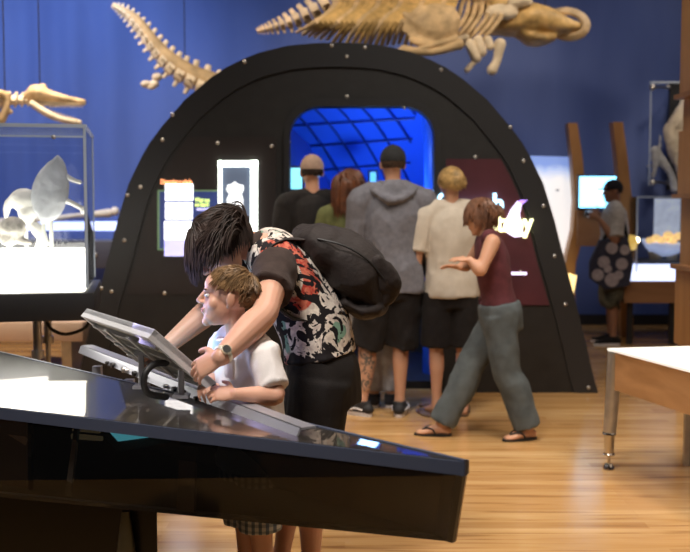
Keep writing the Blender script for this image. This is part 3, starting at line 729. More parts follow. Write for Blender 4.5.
# backlit white banner
M_ban, nt, b_ = nodes('banner_print')
mp = mapping(nt, (1, 1, 1), out='Generated'); sep = nt.nodes.new('ShaderNodeSeparateXYZ'); nt.links.new(mp.outputs[0], sep.inputs[0])
n = ntex(nt, mp, 4, 3); add = nt.nodes.new('ShaderNodeMath'); add.operation = 'MULTIPLY_ADD'; add.inputs[1].default_value = .16; nt.links.new(n.outputs['Fac'], add.inputs[0]); nt.links.new(sep.outputs['Z'], add.inputs[2])
r = ramp(nt, [(.0, (.78, .74, .72)), (.86, (.78, .78, .8)), (.94, (.45, .55, .82)), (1, (.2, .3, .65))]); nt.links.new(add.outputs[0], r.inputs['Fac'])
nt.links.new(r.outputs['Color'], b_.inputs['Base Color']); nt.links.new(r.outputs['Color'], b_.inputs['Emission Color']); b_.inputs['Emission Strength'].default_value = 1.0
b = NB(); q = [W(500, 155, 10.9), W(573, 157, 10.9), W(573, 267, 10.9), W(500, 267, 10.9)]; prism(b, q, (0, .05, 0)); bn = build('printed_banner', b, M_ban, smooth=False)
tag(bn, 'large pale backlit banner with blue sky top behind the right edge of the portal', 'banner')
b = NB(); cyl(b, W(556, 190, 10.88), W(559, 190, 10.88), .008); 
for xx in (512, 566): box(b, V((W(xx, 267, 10.93).x, 10.93, .39)), (.04, .04, .78))
build('support', b, M_rim, bn, smooth=False)
# counter with lit top and shell
ctr = empty('lit_counter', (3.25, 10.2, 0), 'timber counter with a glowing blue-white top along the right wall', 'counter')
YC = 9.9
def cb(name, x0, x1, y0, y1, Y, dep, m, parent=ctr, bev=0.):
    p = W(x0, y1, Y); q = W(x1, y0, Y); b = NB(); box(b, V(((p.x+q.x)/2, Y+dep/2, (p.z+q.z)/2)), (q.x-p.x, dep, q.z-p.z), bev=bev); return build(name, b, m, parent, smooth=False)
cb('counter_box', 624, 720, 281, 303, YC, .8, M_timber2)
M_lt = mat('blue_white_light', (.7, .75, 1), .4, emit=(.6, .68, 1), es=1.7)
b = NB(); p = W(628, 281, YC); q = W(715, 281, YC); prism(b, [p+V((0, 0, 0)), q, q+V((0, .75, .15)), p+V((.05, .75, .15))], (0, 0, .01)); build('light_top', b, M_lt, ctr, smooth=False)
for x in (630, 672, 715):
    p = W(x, 303, YC+.1); b = NB(); box(b, V((p.x, YC+.1, p.z/2)), (.05, .05, p.z)); build('leg', b, M_rim, ctr, smooth=False)
# vitrine over counter
vit = empty('glass_case', W(668, 270, 10.3), 'glass case with an orange-lit shell standing on the lit counter', 'display case')
p = W(636, 262, 10.35); q = W(715, 197, 10.35)
for nm, bx in (('glass_pane', ((p.x+q.x)/2, 10.35, (p.z+q.z)/2, q.x-p.x, .012, q.z-p.z)), ('glass_pane', (p.x, 10.6, (p.z+q.z)/2, .012, .5, q.z-p.z)), ('glass_pane', ((p.x+q.x)/2, 10.6, q.z, q.x-p.x, .5, .012))):
    b = NB(); box(b, bx[:3], bx[3:]); build(nm, b, M_clear, vit, smooth=False)
b = NB(); box(b, ((p.x+q.x)/2, 10.34, q.z), (q.x-p.x, .014, .014)); box(b, (p.x, 10.34, (p.z+q.z)/2), (.014, .014, q.z-p.z)); build('glass_edge', b, M_edge, vit, smooth=False)
b = NB(); box(b, ((p.x+q.x)/2, 10.6, p.z), (q.x-p.x, .55, .04)); build('base', b, M_rim, vit, smooth=False)
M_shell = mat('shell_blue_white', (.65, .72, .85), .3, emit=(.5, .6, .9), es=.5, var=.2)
sh = empty('shell_bowl', W(662, 260, 10.55), 'blue-white upturned shell bowl heaped with amber pieces in the counter case', 'shell')
b = NB(); tube(b, [W(643, 240, 10.55), W(652, 246, 10.55), W(664, 249, 10.55), W(680, 247, 10.55)], [(.05, .02), (.12, .06), (.16, .08), (.12, .05)], up=(0, 1, 0)); build('bowl', remesh(b, .014, 3, .004, 9), M_shell, sh)
b = NB(); cyl(b, W(655, 262, 10.55), W(656, 252, 10.55), .05, .08); cyl(b, W(672, 262, 10.55), W(672, 254, 10.55), .05, .06); build('foot', b, M_bone2, sh)
for k, (x, y) in enumerate(((650, 241), (656, 238), (663, 240), (668, 235), (674, 238), (679, 236), (672, 243), (661, 243))):
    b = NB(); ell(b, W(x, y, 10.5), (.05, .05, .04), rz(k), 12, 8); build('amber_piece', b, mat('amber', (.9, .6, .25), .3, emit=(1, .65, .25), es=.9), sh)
b = NB(); box(b, W(667, 218, 10.85), (.28, .02, .42)); tag(build('photo_panel', b, mat('pale_photo', (.6, .66, .75), .4, emit=(.5, .58, .75), es=.5, var=.5, vscale=7), smooth=False), 'pale tall picture standing behind the shell in the counter case', 'picture')
lm = empty('table_lamp', W(634, 278, 10.2), 'small lamp with a yellow shade and tiny bright bulb on the counter', 'lamp')
b = NB(); p = W(637, 240, 10.2); cyl(b, V((p.x, p.y, W(637, 279, 10.2).z)), p, .008); build('pole', b, M_steel, lm)
b = NB(); ell(b, p, .028); build('bulb', b, mat('bulb_glow', (1, .9, .7), .3, emit=(1, .88, .6), es=6), lm)
b = NB(); lathe(b, [(.05, -.07), (.075, 0), (.05, .07), (.03, .08)], W(630.5, 243, 10.2)); build('shade', b, mat('yellow_shade', (.7, .5, .12), .5, emit=(.8, .5, .1), es=.5), lm)
# wall case with bones
wc = empty('wall_case', W(672, 190, 11.3), 'clear wall case with steel stand-offs and black backing at the upper right', 'display case')
def wb(name, x0, x1, y0, y1, Y, dep, m):
    p = W(x0, y1, Y); q = W(x1, y0, Y); b = NB(); box(b, V(((p.x+q.x)/2, Y+dep/2, (p.z+q.z)/2)), (q.x-p.x, dep, q.z-p.z)); return build(name, b, m, wc, smooth=False)
wb('backing', 668, 730, 82, 190, 11.4, .06, M_black); wb('glass_pane', 650, 730, 82, 186, 10.9, .012, M_clear); wb('glass_edge', 649.5, 651, 82, 186, 10.89, .02, M_edge); wb('glass_edge', 650, 730, 81.5, 83, 10.89, .02, M_edge)
for y in (87, 182.5):
    a_ = W(652.5, y, 10.88); c_ = W(668, y, 11.35); b = NB(); cyl(b, a_, c_, .012); ell(b, a_, .035); ell(b, c_, .03); build('standoff', b, M_steel, wc)
b = NB(); tube(b, [W(690, 96, 11.2), W(680, 120, 11.2), W(670, 130, 11.2), W(679, 150, 11.2), W(686, 185, 11.2)], [.06, .10, .07, .12, .05]); ell(b, W(687, 128, 11.2), (.12, .06, .18))
tag(build('spine_bone', remesh(b, .016, 3, .01, 8), M_bone2), 'big cream bone in front of the black backing in the wall case', 'bone')
b = NB(); ell(b, W(656, 157, 11.1), (.06, .04, .07)); tube(b, [W(655, 150, 11.1), W(664, 164, 11.1), W(671, 174, 11.1), W(675, 188, 11.1)], [.05, .05, .035, .05]); tube(b, [W(656, 160, 11.1), W(653, 176, 11.1)], [.03, .025]); ell(b, W(660, 142, 11.1), (.015, .015, .08)); cyl(b, W(664, 164, 11.1), W(664, 164, 11.1)+V((0, .6, 0)), .012)
tag(build('leg_bone', remesh(b, .012, 3, .005, 12), M_spec), 'grey-white forked bone hanging in the left of the wall case', 'bone')
# stepped timber post at the right edge
post = empty('timber_tower', (2.33, 6.6, 0), 'tall notched timber tower with a grey metal edge at the right side', 'tower')
b = NB(); zs = [4.6, 3.4, 2.83, 2.13, 1.90, 1.46, .98, .45, 0]
for i in range(len(zs)-1):
    z1, z0 = zs[i], zs[i+1]; w = .10 if i % 2 == 0 else .07
    box(b, (2.275+.035*(i % 2)+.15, 6.7+.02*(i % 2), (z0+z1)/2), (.3, .34, z1-z0-.004))
build('column', b, M_timber, post, smooth=False)
for z in (2.13, 1.46, .98): 
    b = NB(); box(b, (2.41, 6.68, z), (.34, .4, .03)); build('shelf', b, M_timber2, post, smooth=False)
b = NB(); box(b, (2.33, 6.5, 2.3), (.03, .03, 4.6)); build('metal_edge', b, mat('grey_paint', (.35, .36, .36), .45), post, smooth=False)
# timber table with white top
tb = empty('timber_table', (1.9, 5.0, 0), 'table with brightly lit white top, timber sides and round metal legs at the right', 'table')
zt = .645; c0 = V((1.40, 5.24, zt)); dn_ = V((.267, -.964, 0)); dr = V((.985, .17, 0))
Lx = 1.9; Wx = 1.6
def tp(a, r_, z): p = c0+dn_*a+dr*r_; p.z = z; return p
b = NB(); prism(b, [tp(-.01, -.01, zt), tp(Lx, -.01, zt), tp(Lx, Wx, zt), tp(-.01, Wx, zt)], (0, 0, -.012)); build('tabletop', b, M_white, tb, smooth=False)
b = NB(); t_ = .03
prism(b, [tp(0.05, 0, zt-.013), tp(Lx, 0, zt-.013), tp(Lx, t_, zt-.013), tp(.05, t_, zt-.013)], (0, 0, -.2)); build('side_board', b, M_ply, tb, smooth=False)
b = NB(); prism(b, [tp(0, .03, zt-.013), tp(0, Wx, zt-.013), tp(t_, Wx, zt-.013), tp(t_, .03, zt-.013)], (0, 0, -.2)); build('side_board', b, M_ply, tb, smooth=False)
b = NB(); prism(b, [tp(0, Wx-t_, zt-.013), tp(Lx, Wx-t_, zt-.013), tp(Lx, Wx, zt-.013), tp(0, Wx, zt-.013)], (0, 0, -.2)); build('side_board', b, M_ply, tb, smooth=False)
def leg(a, r_):
    p = tp(a, r_, 0); b = NB()
    top = zt-.012; tube(b, [V((p.x+.012, p.y, top)), V((p.x+.006, p.y, .4)), V((p.x-.004, p.y, .20))], [(.036, .03), (.036, .03), (.034, .028)], 16, up=(1, 0, 0), cap='flat')
    o = build('leg', b, M_steel, tb)
    b = NB(); q = V((p.x-.006, p.y, 0)); lathe(b, [(.034, .20), (.036, .195), (.036, .19), (.028, .185), (.024, .09), (.03, .085), (.03, .078), (.008, .076), (.008, .035), (.022, .03), (.03, .012), (.03, 0)], q, 18); 
    build('foot', b, mat('chrome', (.55, .53, .5), .15, 1.), o)
leg(.02, .0); leg(Lx-.05, .03); leg(Lx-.05, Wx-.05)
b = NB(); p = tp(-.02, .46, 0); box(b, V((p.x+.05, p.y, .235)), (.09, .06, .47)); o = build('leg', b, mat('dark_timber', (.10, .05, .025), .4), tb, smooth=False); o['label'] = 'dark timber leg'
b = NB(); box(b, V((p.x-.005, p.y-.02, .235)), (.03, .03, .47)); build('trim', b, M_steel, o, smooth=False)
# ------------------------------------------------------------------ people
M_skin = mat('fair_skin', (.62, .34, .24), .5, sub=.12, var=.06, vscale=8)
M_skin2 = mat('tanned_skin', (.55, .29, .18), .5, sub=.1, var=.06, vscale=8)
M_lip = mat('lip_skin', (.55, .2, .17), .4); M_eye = mat('eye_white', (.8, .8, .8), .15); M_iris = mat('iris', (.06, .05, .05), .1); M_brow = mat('brow_hair', (.16, .09, .05), .7)
def tattoo_skin():
    m, nt, b_ = nodes('tattooed_skin')
    mp = mapping(nt, (1, 1, 1)); n = ntex(nt, mp, 26, 5, 1.6)
    r = ramp(nt, [(.44, (.10, .085, .07)), (.52, (.50, .27, .17))]); nt.links.new(n.outputs['Fac'], r.inputs['Fac'])
    nt.links.new(r.outputs['Color'], b_.inputs['Base Color']); b_.inputs['Roughness'].default_value = .5
    return m
def cloth(name, col, var=.18, vscale=25, bump=.25, bscale=220, rough=.85): return mat(name, col, rough, var=var, vscale=vscale, bump=bump, bscale=bscale, spec=.2, sheen=.03)

class Head:
    def __init__(s, c, f, u, k):
        s.c = V(c); s.f = V(f).normalized(); s.r = s.f.cross(V(u)).normalized(); s.u = s.r.cross(s.f); s.k = k
        s.M = Matrix((s.r, s.f, s.u)).transposed()
    def p(s, x, y, z): return s.c+s.M @ V((x, y, z))*s.k
    def shapes(s, bm, ear=True):
        k = s.k; E = lambda c, r: ell(bm, s.p(*c), [q*k for q in r], s.M)
        E((0, -.012, .03), (.074, .094, .084)); E((0, .032, -.03), (.058, .064, .078)); E((0, .05, -.075), (.042, .042, .036)); E((0, .078, -.098), (.022, .018, .018))
        E((0, .058, .045), (.055, .038, .045)); E((.037, .055, -.025), (.024, .025, .028)); E((-.037, .055, -.025), (.024, .025, .028))
        tube(bm, [s.p(0, .088, .022), s.p(0, .103, 0), s.p(0, .113, -.018)], [.008*k, .009*k, .011*k]); E((.010, .102, -.024), (.009, .01, .007)); E((-.010, .102, -.024), (.009, .01, .007))
        E((0, .09, -.05), (.021, .012, .006)); E((0, .089, -.061), (.018, .012, .007)); E((0, .084, .024), (.04, .014, .008))
        if ear:
            for q in (-1, 1):
                ell(bm, s.p(q*.079, -.008, -.002), [.009*k, .019*k, .031*k], s.M @ Matrix.Rotation(-q*.35, 3, 'Z')); E((q*.075, -.002, -.027), (.007, .010, .012))
    def details(s, bm):
        """eyes, lips, brows as extra faces of the body mesh (material slots 1..4)"""
        k = s.k
        def add(c, r, mi, rot=None):
            vs = ell(bm, s.p(*c), [q*k for q in r], s.M if rot is None else s.M @ rot, 12, 8)
            for f in {f for v in vs for f in v.link_faces}: f.material_index = mi
        for q in (-1, 1):
            add((q*.031, .083, .006), (.014, .010, .007), 2); add((q*.031, .0885, .006), (.006, .006, .006), 3)
            add((q*.032, .091, .0275), (.017, .006, .0035), 4, Matrix.Rotation(-q*.15, 3, 'Y'))
        add((0, .0965, -.0505), (.020, .007, .0042), 1); add((0, .0955, -.058), (.017, .007, .005), 1)
def scalp(d, short=True):
    x, y, z = d
    if y > .28: return z > (.50 if short else .42)
    if y > -.12: return z > (-.02 if abs(x) > .6 else .2)
    return z > -.62
def hair(hd, n, length, width, seed, stiff=.5, crown=(0, -.45, .89), infl=1.06, region=scalp, grav=1., puff=0., steps=7, rad=(.074, .094, .084), jitter=.12, shell=True, fwd=0., curl=0., lift=.1):
    rng = random.Random(seed); bm = NB(); k = hd.k
    cc = V((0, -.012, .03)); R = V(rad)*infl
    cw = V(crown).normalized(); gl = hd.M.inverted() @ V((0, 0, -1))
    if shell:
        sb = NB(); ell(sb, (0, 0, 0), (1, 1, 1), None, 40, 28)
        kill = [f for f in sb.faces if not region(f.calc_center_median().normalized())]
        bmesh.ops.delete(sb, geom=kill, context='FACES')
        r_ = bmesh.ops.extrude_face_region(sb, geom=sb.faces[:]); nv = {v for v in r_['geom'] if isinstance(v, bmesh.types.BMVert)}
        for v in sb.verts:
            q = v.co.copy(); nn = 1+.02*noise.noise(q*9)
            s_ = (.93 if v not in nv else .985*nn)
            v.co = hd.p(*(cc+V((q.x*R.x, q.y*R.y, q.z*R.z))*s_))
        me = bpy.data.meshes.new('t'); sb.to_mesh(me); sb.free(); bm.from_mesh(me); bpy.data.meshes.remove(me)
    made = 0
    while made < n:
        d = V((rng.gauss(0, 1), rng.gauss(0, 1), rng.gauss(0, 1))).normalized()
        if not region(d): continue
        made += 1
        pos = cc+V((d.x*R.x, d.y*R.y, d.z*R.z)); nrm_ = d
        away = (d-cw*d.dot(cw)); away = away-d*away.dot(d)
        if away.length < 1e-3: away = V((rng.uniform(-1, 1), rng.uniform(-1, 1), 0))
        dv = (away.normalized()+d*(lift+puff)+V((rng.uniform(-1, 1), rng.uniform(-1, 1), rng.uniform(-1, 1)))*jitter+V((0, fwd, 0))).normalized()
        L = length(d) if callable(length) else length; L *= rng.uniform(.82, 1.1); st = L/steps; pts = [pos]
        for i in range(steps):
            g = min(1, (1-stiff)*(i+1)/steps*1.6)*grav
            dv = (dv*(1-g*.55)+gl*g+V((rng.uniform(-1, 1), rng.uniform(-1, 1), rng.uniform(-1, 1)))*(.04+curl)).normalized()
            pos = pos+dv*st
            q = pos-cc; e = V((q.x/R.x, q.y/R.y, q.z/R.z)); lim = 1.03+.05*rng.random()
            if e.length < lim: e = e*(lim/e.length); pos = cc+V((e.x*R.x, e.y*R.y, e.z*R.z))
            q = pos-V((0, .045, -.055)); e = V((q.x/.06, q.y/.072, q.z/.09))
            if e.length < 1.05: e = e*(1.05/e.length); pos = V((0, .045, -.055))+V((e.x*.06, e.y*.072, e.z*.09))
            pts.append(pos)
        w = width*rng.uniform(.7, 1.25)*k
        rr = [w*(.55+.45*math.sin(PI*min(1, .25+i/steps*.9))) for i in range(steps)]+[w*.12]
        tube(bm, [hd.p(*p) for p in pts], rr, 5, sub=1, cap='flat')
    return bm
def hand(bm, w, d, back, thumb, k=1., curl=.5, spread=.0):
    d = V(d).normalized(); back = V(back); back = (back-d*back.dot(d)).normalized(); t = V(thumb); t = (t-d*t.dot(d)-back*t.dot(back)).normalized()
    w = V(w)
    tube(bm, [w-d*.015*k, w+d*.02*k, w+d*.05*k, w+d*.083*k], [(.024*k, .017*k), (.032*k, .017*k), (.039*k, .0155*k), (.038*k, .012*k)], 14, up=t)
    for i, (o, L, r) in enumerate(((.029, .072, .0088), (.010, .080, .0092), (-.0095, .074, .0086), (-.028, .058, .0078))):
        p = w+d*(.075-abs(i-1)*.004)*k+t*o*k; dv = (d+t*spread*(1.5-i)*.25).normalized(); pts = [p-d*.02*k, p]
        a = 0
        for j, f in enumerate((.45, .32, .25)):
            a += curl*(1.0 if j else .75)
            q = (dv*math.cos(a)-back*math.sin(a)); p = p+q*L*f*k; pts.append(p)
        tube(bm, pts, [r*k, r*1.02*k, r*.98*k, r*.9*k, r*.75*k], 10, sub=3)
    p = w+d*.022*k+t*.024*k
    q1 = (t*.75+d*.65-back*.25*min(1, curl+.3)).normalized(); q2 = (t*.35+d*.85-back*.5*min(1, curl+.2)).normalized()
    tube(bm, [p-t*.012*k, p+q1*.022*k, p+q1*.045*k, p+q1*.045*k+q2*.03*k], [.013*k, .0125*k, .0105*k, .0088*k], 10, sub=3)
def joints(X, Y, H, yaw, **o):
    f = V((-math.sin(yaw), math.cos(yaw), 0)); r = V((math.cos(yaw), math.sin(yaw), 0)); O = V((X, Y, 0)); z = lambda h: V((0, 0, h*H))
    lean = o.get('lean', 0.)*f*H; sw = o.get('shw', .105); J = dict(H=H, k=H/1.75, f=f, lat=r)
    J['pel'] = O+z(.51); J['waist'] = O+z(.60)+lean*.3; J['chest'] = O+z(.72)+lean*.7; J['top'] = O+z(.795)+lean; J['neck'] = O+z(.84)+lean*1.1
    J['head'] = O+z(.925)+f*.012*H+lean*1.3
    J['sh'] = [O+r*(s*sw*H)+z(.80)+lean for s in (-1, 1)]
    J['el'] = [O+r*(s*(sw+.035)*H)-f*.01*H+z(.63)+lean*.6 for s in (-1, 1)]
    J['wr'] = [O+r*(s*(sw+.04)*H)+f*.045*H+z(.485)+lean*.4 for s in (-1, 1)]
    st = o.get('stance', .055)
    J['hip'] = [O+r*(s*.05*H)+z(.50) for s in (-1, 1)]
    J['kn'] = [O+r*(s*st*H)+f*.012*H+z(.275) for s in (-1, 1)]
    J['an'] = [O+r*(s*st*H)+z(.045) for s in (-1, 1)]
    J['toe'] = [f+r*s*.15 for s in (-1, 1)]
    J['hd'] = [(J['wr'][i]-J['el'][i]).normalized() for i in (0, 1)]
    J['hb'] = [r*s for s in (-1, 1)]; J['ht'] = [f, f]; J['curl'] = .35
    return J
def limb(a, b_, ra, rb, rc, bulge=.0, side=None):
    m = (a+b_)/2
    return [a, m+(side or V((0, 0, 0)))*bulge, b_], [ra, rb, rc]
def torso(bm, J, e=0., low=-.05, high=None, fat=1., belly=0., cap='round'):
    k = J['k']; ax = (J['pel']-J['waist']).normalized()
    P = [J['pel']+ax*abs(low)*J['H']*1., J['pel'], J['waist'], J['chest'], J['top'], J['neck']]
    w = fat*k; R = [(.145*w+e, .105*w+e), (.160*w+e, .115*w+e), (.137*w+e, .102*w+e+belly), (.158*w+e, .112*w+e), (.145*w+e, .092*w+e), (.066*k+e*.7, .058*k+e*.7)]
    if low >= 0: P = P[1:]; R = R[1:]
    tube(bm, P, R, 24, up=J['lat'], cap=cap)
    tube(bm, [J['sh'][0], (J['sh'][0]+J['neck'])/2+V((0, 0, .008)), J['top'].lerp(J['neck'], .6), (J['sh'][1]+J['neck'])/2+V((0, 0, .008)), J['sh'][1]], [.05*k+e, .05*k+e, .06*k+e, .05*k+e, .05*k+e], 14)
def arm(bm, J, i, e=0., t=2., cap='round', fat=1.):
    k = J['k']*fat; s, l, w = J['sh'][i], J['el'][i], J['wr'][i]
    full = [(s, .056), (s.lerp(l, .35), .051), (s.lerp(l, .75), .043), (l, .040), (l.lerp(w, .3), .043), (l.lerp(w, .7), .034), (w, .0265)]
    ts = [0, .35, .75, 1, 1.3, 1.7, 2.]; P = []; R = []
    for (p, r), tt in zip(full, ts):
        if tt <= t+1e-6: P.append(p); R.append(r*k+e)
    if P[-1] is not full[-1][0] and t not in ts:
        j = len(P); a0, a1 = ts[j-1], ts[j]; q = (t-a0)/(a1-a0); P.append(full[j-1][0].lerp(full[j][0], q)); R.append((full[j-1][1]*(1-q)+full[j][1]*q)*k+e*1.25)
    tube(bm, P, R, 16, cap=cap)
def leg_(bm, J, i, e=0., t=2., cap='round', flare=0., fat=1.):
    k = J['k']*fat; h, n, a = J['hip'][i], J['kn'][i], J['an'][i]; f = V(J['toe'][i]); f.z = 0; f.normalize()
    full = [(h, .090), (h.lerp(n, .5), .076), (n, .056), (n.lerp(a, .3)-f*.012*k, .057), (n.lerp(a, .65)-f*.006*k, .044), (a, .036)]
    ts = [0, .5, 1., 1.3, 1.65, 2.]; P = []; R = []
    for (p, r), tt in zip(full, ts):
        if tt <= t+1e-6: P.append(p); R.append(r*k+e+flare*tt)
    if t not in ts and t < 2:
        j = len(P); a0, a1 = ts[j-1], ts[j]; q = (t-a0)/(a1-a0); P.append(full[j-1][0].lerp(full[j][0], q)); R.append((full[j-1][1]*(1-q)+full[j][1]*q)*k+e+flare*t)
    tube(bm, P, R, 18, cap=cap)
def foot_(bm, J, i, e=0.):
    k = J['k']; a = J['an'][i]; f = V(J['toe'][i]).normalized(); z0 = a.z-.045*J['H']; r = f.cross(V((0, 0, 1)))
    g = lambda d, h: V((a.x, a.y, z0))+f*d*k+V((0, 0, h*k))
    tube(bm, [g(-.045, .035), g(.0, .045), g(.06, .038), g(.12, .024), g(.165, .018)], [(.030*k+e, .033*k), (.036*k+e, .042*k), (.042*k+e, .034*k), (.046*k+e, .022*k), (.036*k+e, .016*k)], 16, up=r)
    tube(bm, [a+V((0, 0, .03*k)), g(0, .05)], [.036*k, .038*k])
def shoe(J, i, m, parent, msole, stripe=None):
    k = J['k']; a = J['an'][i]; f = V(J['toe'][i]).normalized(); z0 = a.z-.045*J['H']; r = f.cross(V((0, 0, 1)))
    g = lambda d, h, s=0: V((a.x, a.y, z0))+f*d*k+V((0, 0, h*k))+r*s*k
    b = NB(); tube(b, [g(-.055, .045), g(0, .052), g(.06, .047), (g(.13, .033)), g(.185, .030)], [(.038*k, .034*k), (.044*k, .044*k), (.050*k, .036*k), (.052*k, .024*k), (.034*k, .018*k)], 18, up=r)
    tube(b, [g(-.01, .05), g(-.012, .095)], [(.047*k, .05*k), (.045*k, .047*k)], 18, up=r, cap='flat')
    o = build('shoe', remesh(b, .006, 3), m, parent)
    b = NB(); n = 20; pts = []
    for j in range(n):
        t = 2*PI*j/n; c_ = math.cos(t); pts.append(g(.065+.14*c_, 0)+r*(.045*k*math.copysign(abs(math.sin(t))**.7, math.sin(t)))*(1.05 if c_ > 0 else .9))
    prism(b, pts, (0, 0, .024*k)); build('sole', b, msole, o, smooth=False, tri=True)
    if stripe:
        for s in (-1, 1):
            b = NB(); tube(b, [g(-.03, .042, s*.042), g(.02, .05, s*.049), g(.06, .04, s*.054), g(.10, .055, s*.044), g(.085, .068, s*.036)], [.006*k]*5, 8); build('stripe', b, stripe, o)
        b = NB()
        for d in (.05, .07, .09): tube(b, [g(d, .075-d*.15, -.025), g(d, .085-d*.18, 0), g(d, .075-d*.15, .025)], [.004*k]*3, 6)
        build('laces', b, stripe, o)
    return o
def flipflop(J, i, m, parent):
    k = J['k']; a = J['an'][i]; f = V(J['toe'][i]).normalized(); z0 = a.z-.045*J['H']; r = f.cross(V((0, 0, 1)))
    g = lambda d, h, s=0: V((a.x, a.y, z0))+f*d*k+V((0, 0, h*k))+r*s*k
    b = NB(); n = 20; pts = []
    for j in range(n):
        t = 2*PI*j/n; c_ = math.cos(t); pts.append(g(.06+.135*c_, -.003)+r*(.044*k*math.copysign(abs(math.sin(t))**.7, math.sin(t))))
    prism(b, pts, (0, 0, .016*k)); o = build('flip_flop', b, m, parent, smooth=False, tri=True)
    for s in (-1, 1):
        b = NB(); tube(b, [g(.14, .035, 0), g(.10, .058, s*.03), g(.06, .05, s*.048), g(.04, .01, s*.046)], [.006*k]*4, 6); build('strap', b, m, o)
def person(label, J, loc, headf, headu=(0, 0, 1), hk=None, skin=None, voxel=.0075, fat=1., hands=True, face=True, group=None, feet=True, headc=None, armfat=1.):
    root = empty('person', loc, label, 'person', group)
    k = J['k']; hd = Head(headc or J['head'], headf, headu, hk or k*.98)
    b = NB(); torso(b, J, -.006, fat=fat)
    hd.shapes(b); tube(b, [J['neck']-(J['neck']-J['top'])*.3, J['neck'].lerp(hd.c, .5)-hd.f*.008*k, hd.p(0, -.02, -.02)], [.056*k, .050*k, .050*k])
    for i in (0, 1):
        arm(b, J, i, fat=armfat)
        leg_(b, J, i, -.004); 
        if feet: foot_(b, J, i)
        if hands: hand(b, J['wr'][i], J['hd'][i], J['hb'][i], J['ht'][i], k*.98, J['curl'] if not isinstance(J['curl'], (list, tuple)) else J['curl'][i], spread=.35)
    b = remesh(b, voxel, 3)
    if face: hd.details(b)
    build('body', b, [skin or M_skin, M_lip, M_eye, M_iris, M_brow], root, label='bare skin')
    return root, hd
def shirt(J, root, m, e=.014, sleeve=.7, hem=.02, fat=1., name='shirt', amp=.006, voxel=.009, ns=5., collar=True, belly=0., smooth=4, armfat=1.):
    b = NB(); k = J['k']; ax = (J['pel']-J['waist']).normalized()
    w = fat*k; H = J['H']
    P = [J['pel']+ax*hem*H, J['pel'].lerp(J['waist'], .4), J['waist'], J['chest'], J['top'], J['top'].lerp(J['neck'], .75)]
    R = [(.158*w+e*1.6, .113*w+e*1.6), (.155*w+e*1.4, .112*w+e*1.4), (.143*w+e*1.2, .104*w+e*1.2+belly), (.160*w+e, .113*w+e), (.145*w+e, .092*w+e), (.085*k+e*.6, .07*k+e*.6)]
    tube(b, P, R, 28, up=J['lat'], cap='flat')
    if sleeve:
        tube(b, [J['sh'][0], (J['sh'][0]+J['neck'])/2+V((0, 0, .006)), J['top'].lerp(J['neck'], .5), (J['sh'][1]+J['neck'])/2+V((0, 0, .006)), J['sh'][1]], [.052*k+e, .05*k+e*.8, .055*k+e*.6, .05*k+e*.8, .052*k+e], 16)
    else:
        a_, c_ = J['sh'][0].lerp(J['neck'], .42), J['sh'][1].lerp(J['neck'], .42)
        tube(b, [a_, J['top'].lerp(J['neck'], .35), c_], [.053*k+e, .05*k+e, .053*k+e], 16)
    if sleeve: 
        for i in (0, 1): arm(b, J, i, e, sleeve, 'flat', fat=armfat)
    return build(name, remesh(b, voxel, smooth, amp, ns, (1, 1, .6)), m, root)
def trousers(J, root, m, e=.012, length=2., flare=0., name='trousers', fat=1., amp=.005, top=.45, voxel=.009, legfat=1.):
    b = NB(); k = J['k']*fat; ax = (J['pel']-J['waist']).normalized(); H = J['H']
    P = [J['pel']+ax*.075*H, J['pel'], J['pel'].lerp(J['waist'], top)]; R = [(.140*k+e, .105*k+e), (.163*k+e, .118*k+e), (.150*k+e, .108*k+e)]
    tube(b, P, R, 24, up=J['lat'], cap='flat')
    for i in (0, 1): leg_(b, J, i, e, length, 'flat', flare, legfat)
    return build(name, remesh(b, voxel, 4, amp, 6., (1, 1, .5)), m, root)
def cap_(hd, root, m, brim=1, name='cap'):
    b = NB(); ell(b, hd.p(0, -.012, .036), [q*hd.k for q in (.085, .106, .094)], hd.M, 32, 20)
    cut = [v for v in b.verts if (hd.M.inverted() @ (v.co-hd.c)).z/hd.k < .012]
    bmesh.ops.delete(b, geom=cut, context='VERTS')
    bmesh.ops.holes_fill(b, edges=[e for e in b.edges if e.is_boundary], sides=0)
    o = build(name, b, m, root)
    if brim:
        b = NB(); pts = []
        for j in range(13):
            a = PI*(j/12); pts.append(hd.p(.07*math.cos(a), brim*(.07+.085*math.sin(a)), .036-.012*math.sin(a)))
        prism(b, pts, hd.u*.007*hd.k); build('brim', b, m, o, smooth=False, tri=True)
        b = NB(); ell(b, hd.p(0, -.012, .127), .008*hd.k); build('button', b, m, o)
    return o

# ---- the woman leaning over the boy
WY = 3.55
J = dict(H=1.66, k=.95, f=V((-1, -.05, 0)).normalized(), lat=V((0, 1, 0)))
J['pel'] = W(322, 372, WY); J['waist'] = W(314, 326, WY); J['chest'] = W(292, 284, WY); J['top'] = W(274, 258, WY-.02); J['neck'] = W(254, 246, WY-.06); J['head'] = W(222, 247, 3.42)
J['sh'] = [W(276, 268, 3.40), W(268, 262, 3.68)]
J['el'] = [W(264, 314, 3.13), W(222, 300, 3.56)]
J['wr'] = [W(221, 357, 2.985), W(166, 347, 3.42)]
J['hip'] = [W(322, 378, WY-.08), W(318, 378, WY+.08)]; J['kn'] = [V((-.14, WY-.08, .44)), V((-.20, WY+.09, .44))]; J['an'] = [V((-.12, WY-.06, .075)), V((-.24, WY+.12, .075))]
J['toe'] = [V((-1, -.1, 0)), V((-1, .1, 0))]
J['hd'] = [V((-.84, .22, -.45)), V((-.85, -.1, -.45))]; J['hb'] = [V((-.2, -.80, .55)), V((.1, .3, 1))]; J['ht'] = [V((-.45, .2, .85)), V((0, -1, .2))]; J['curl'] = [.40, .6]
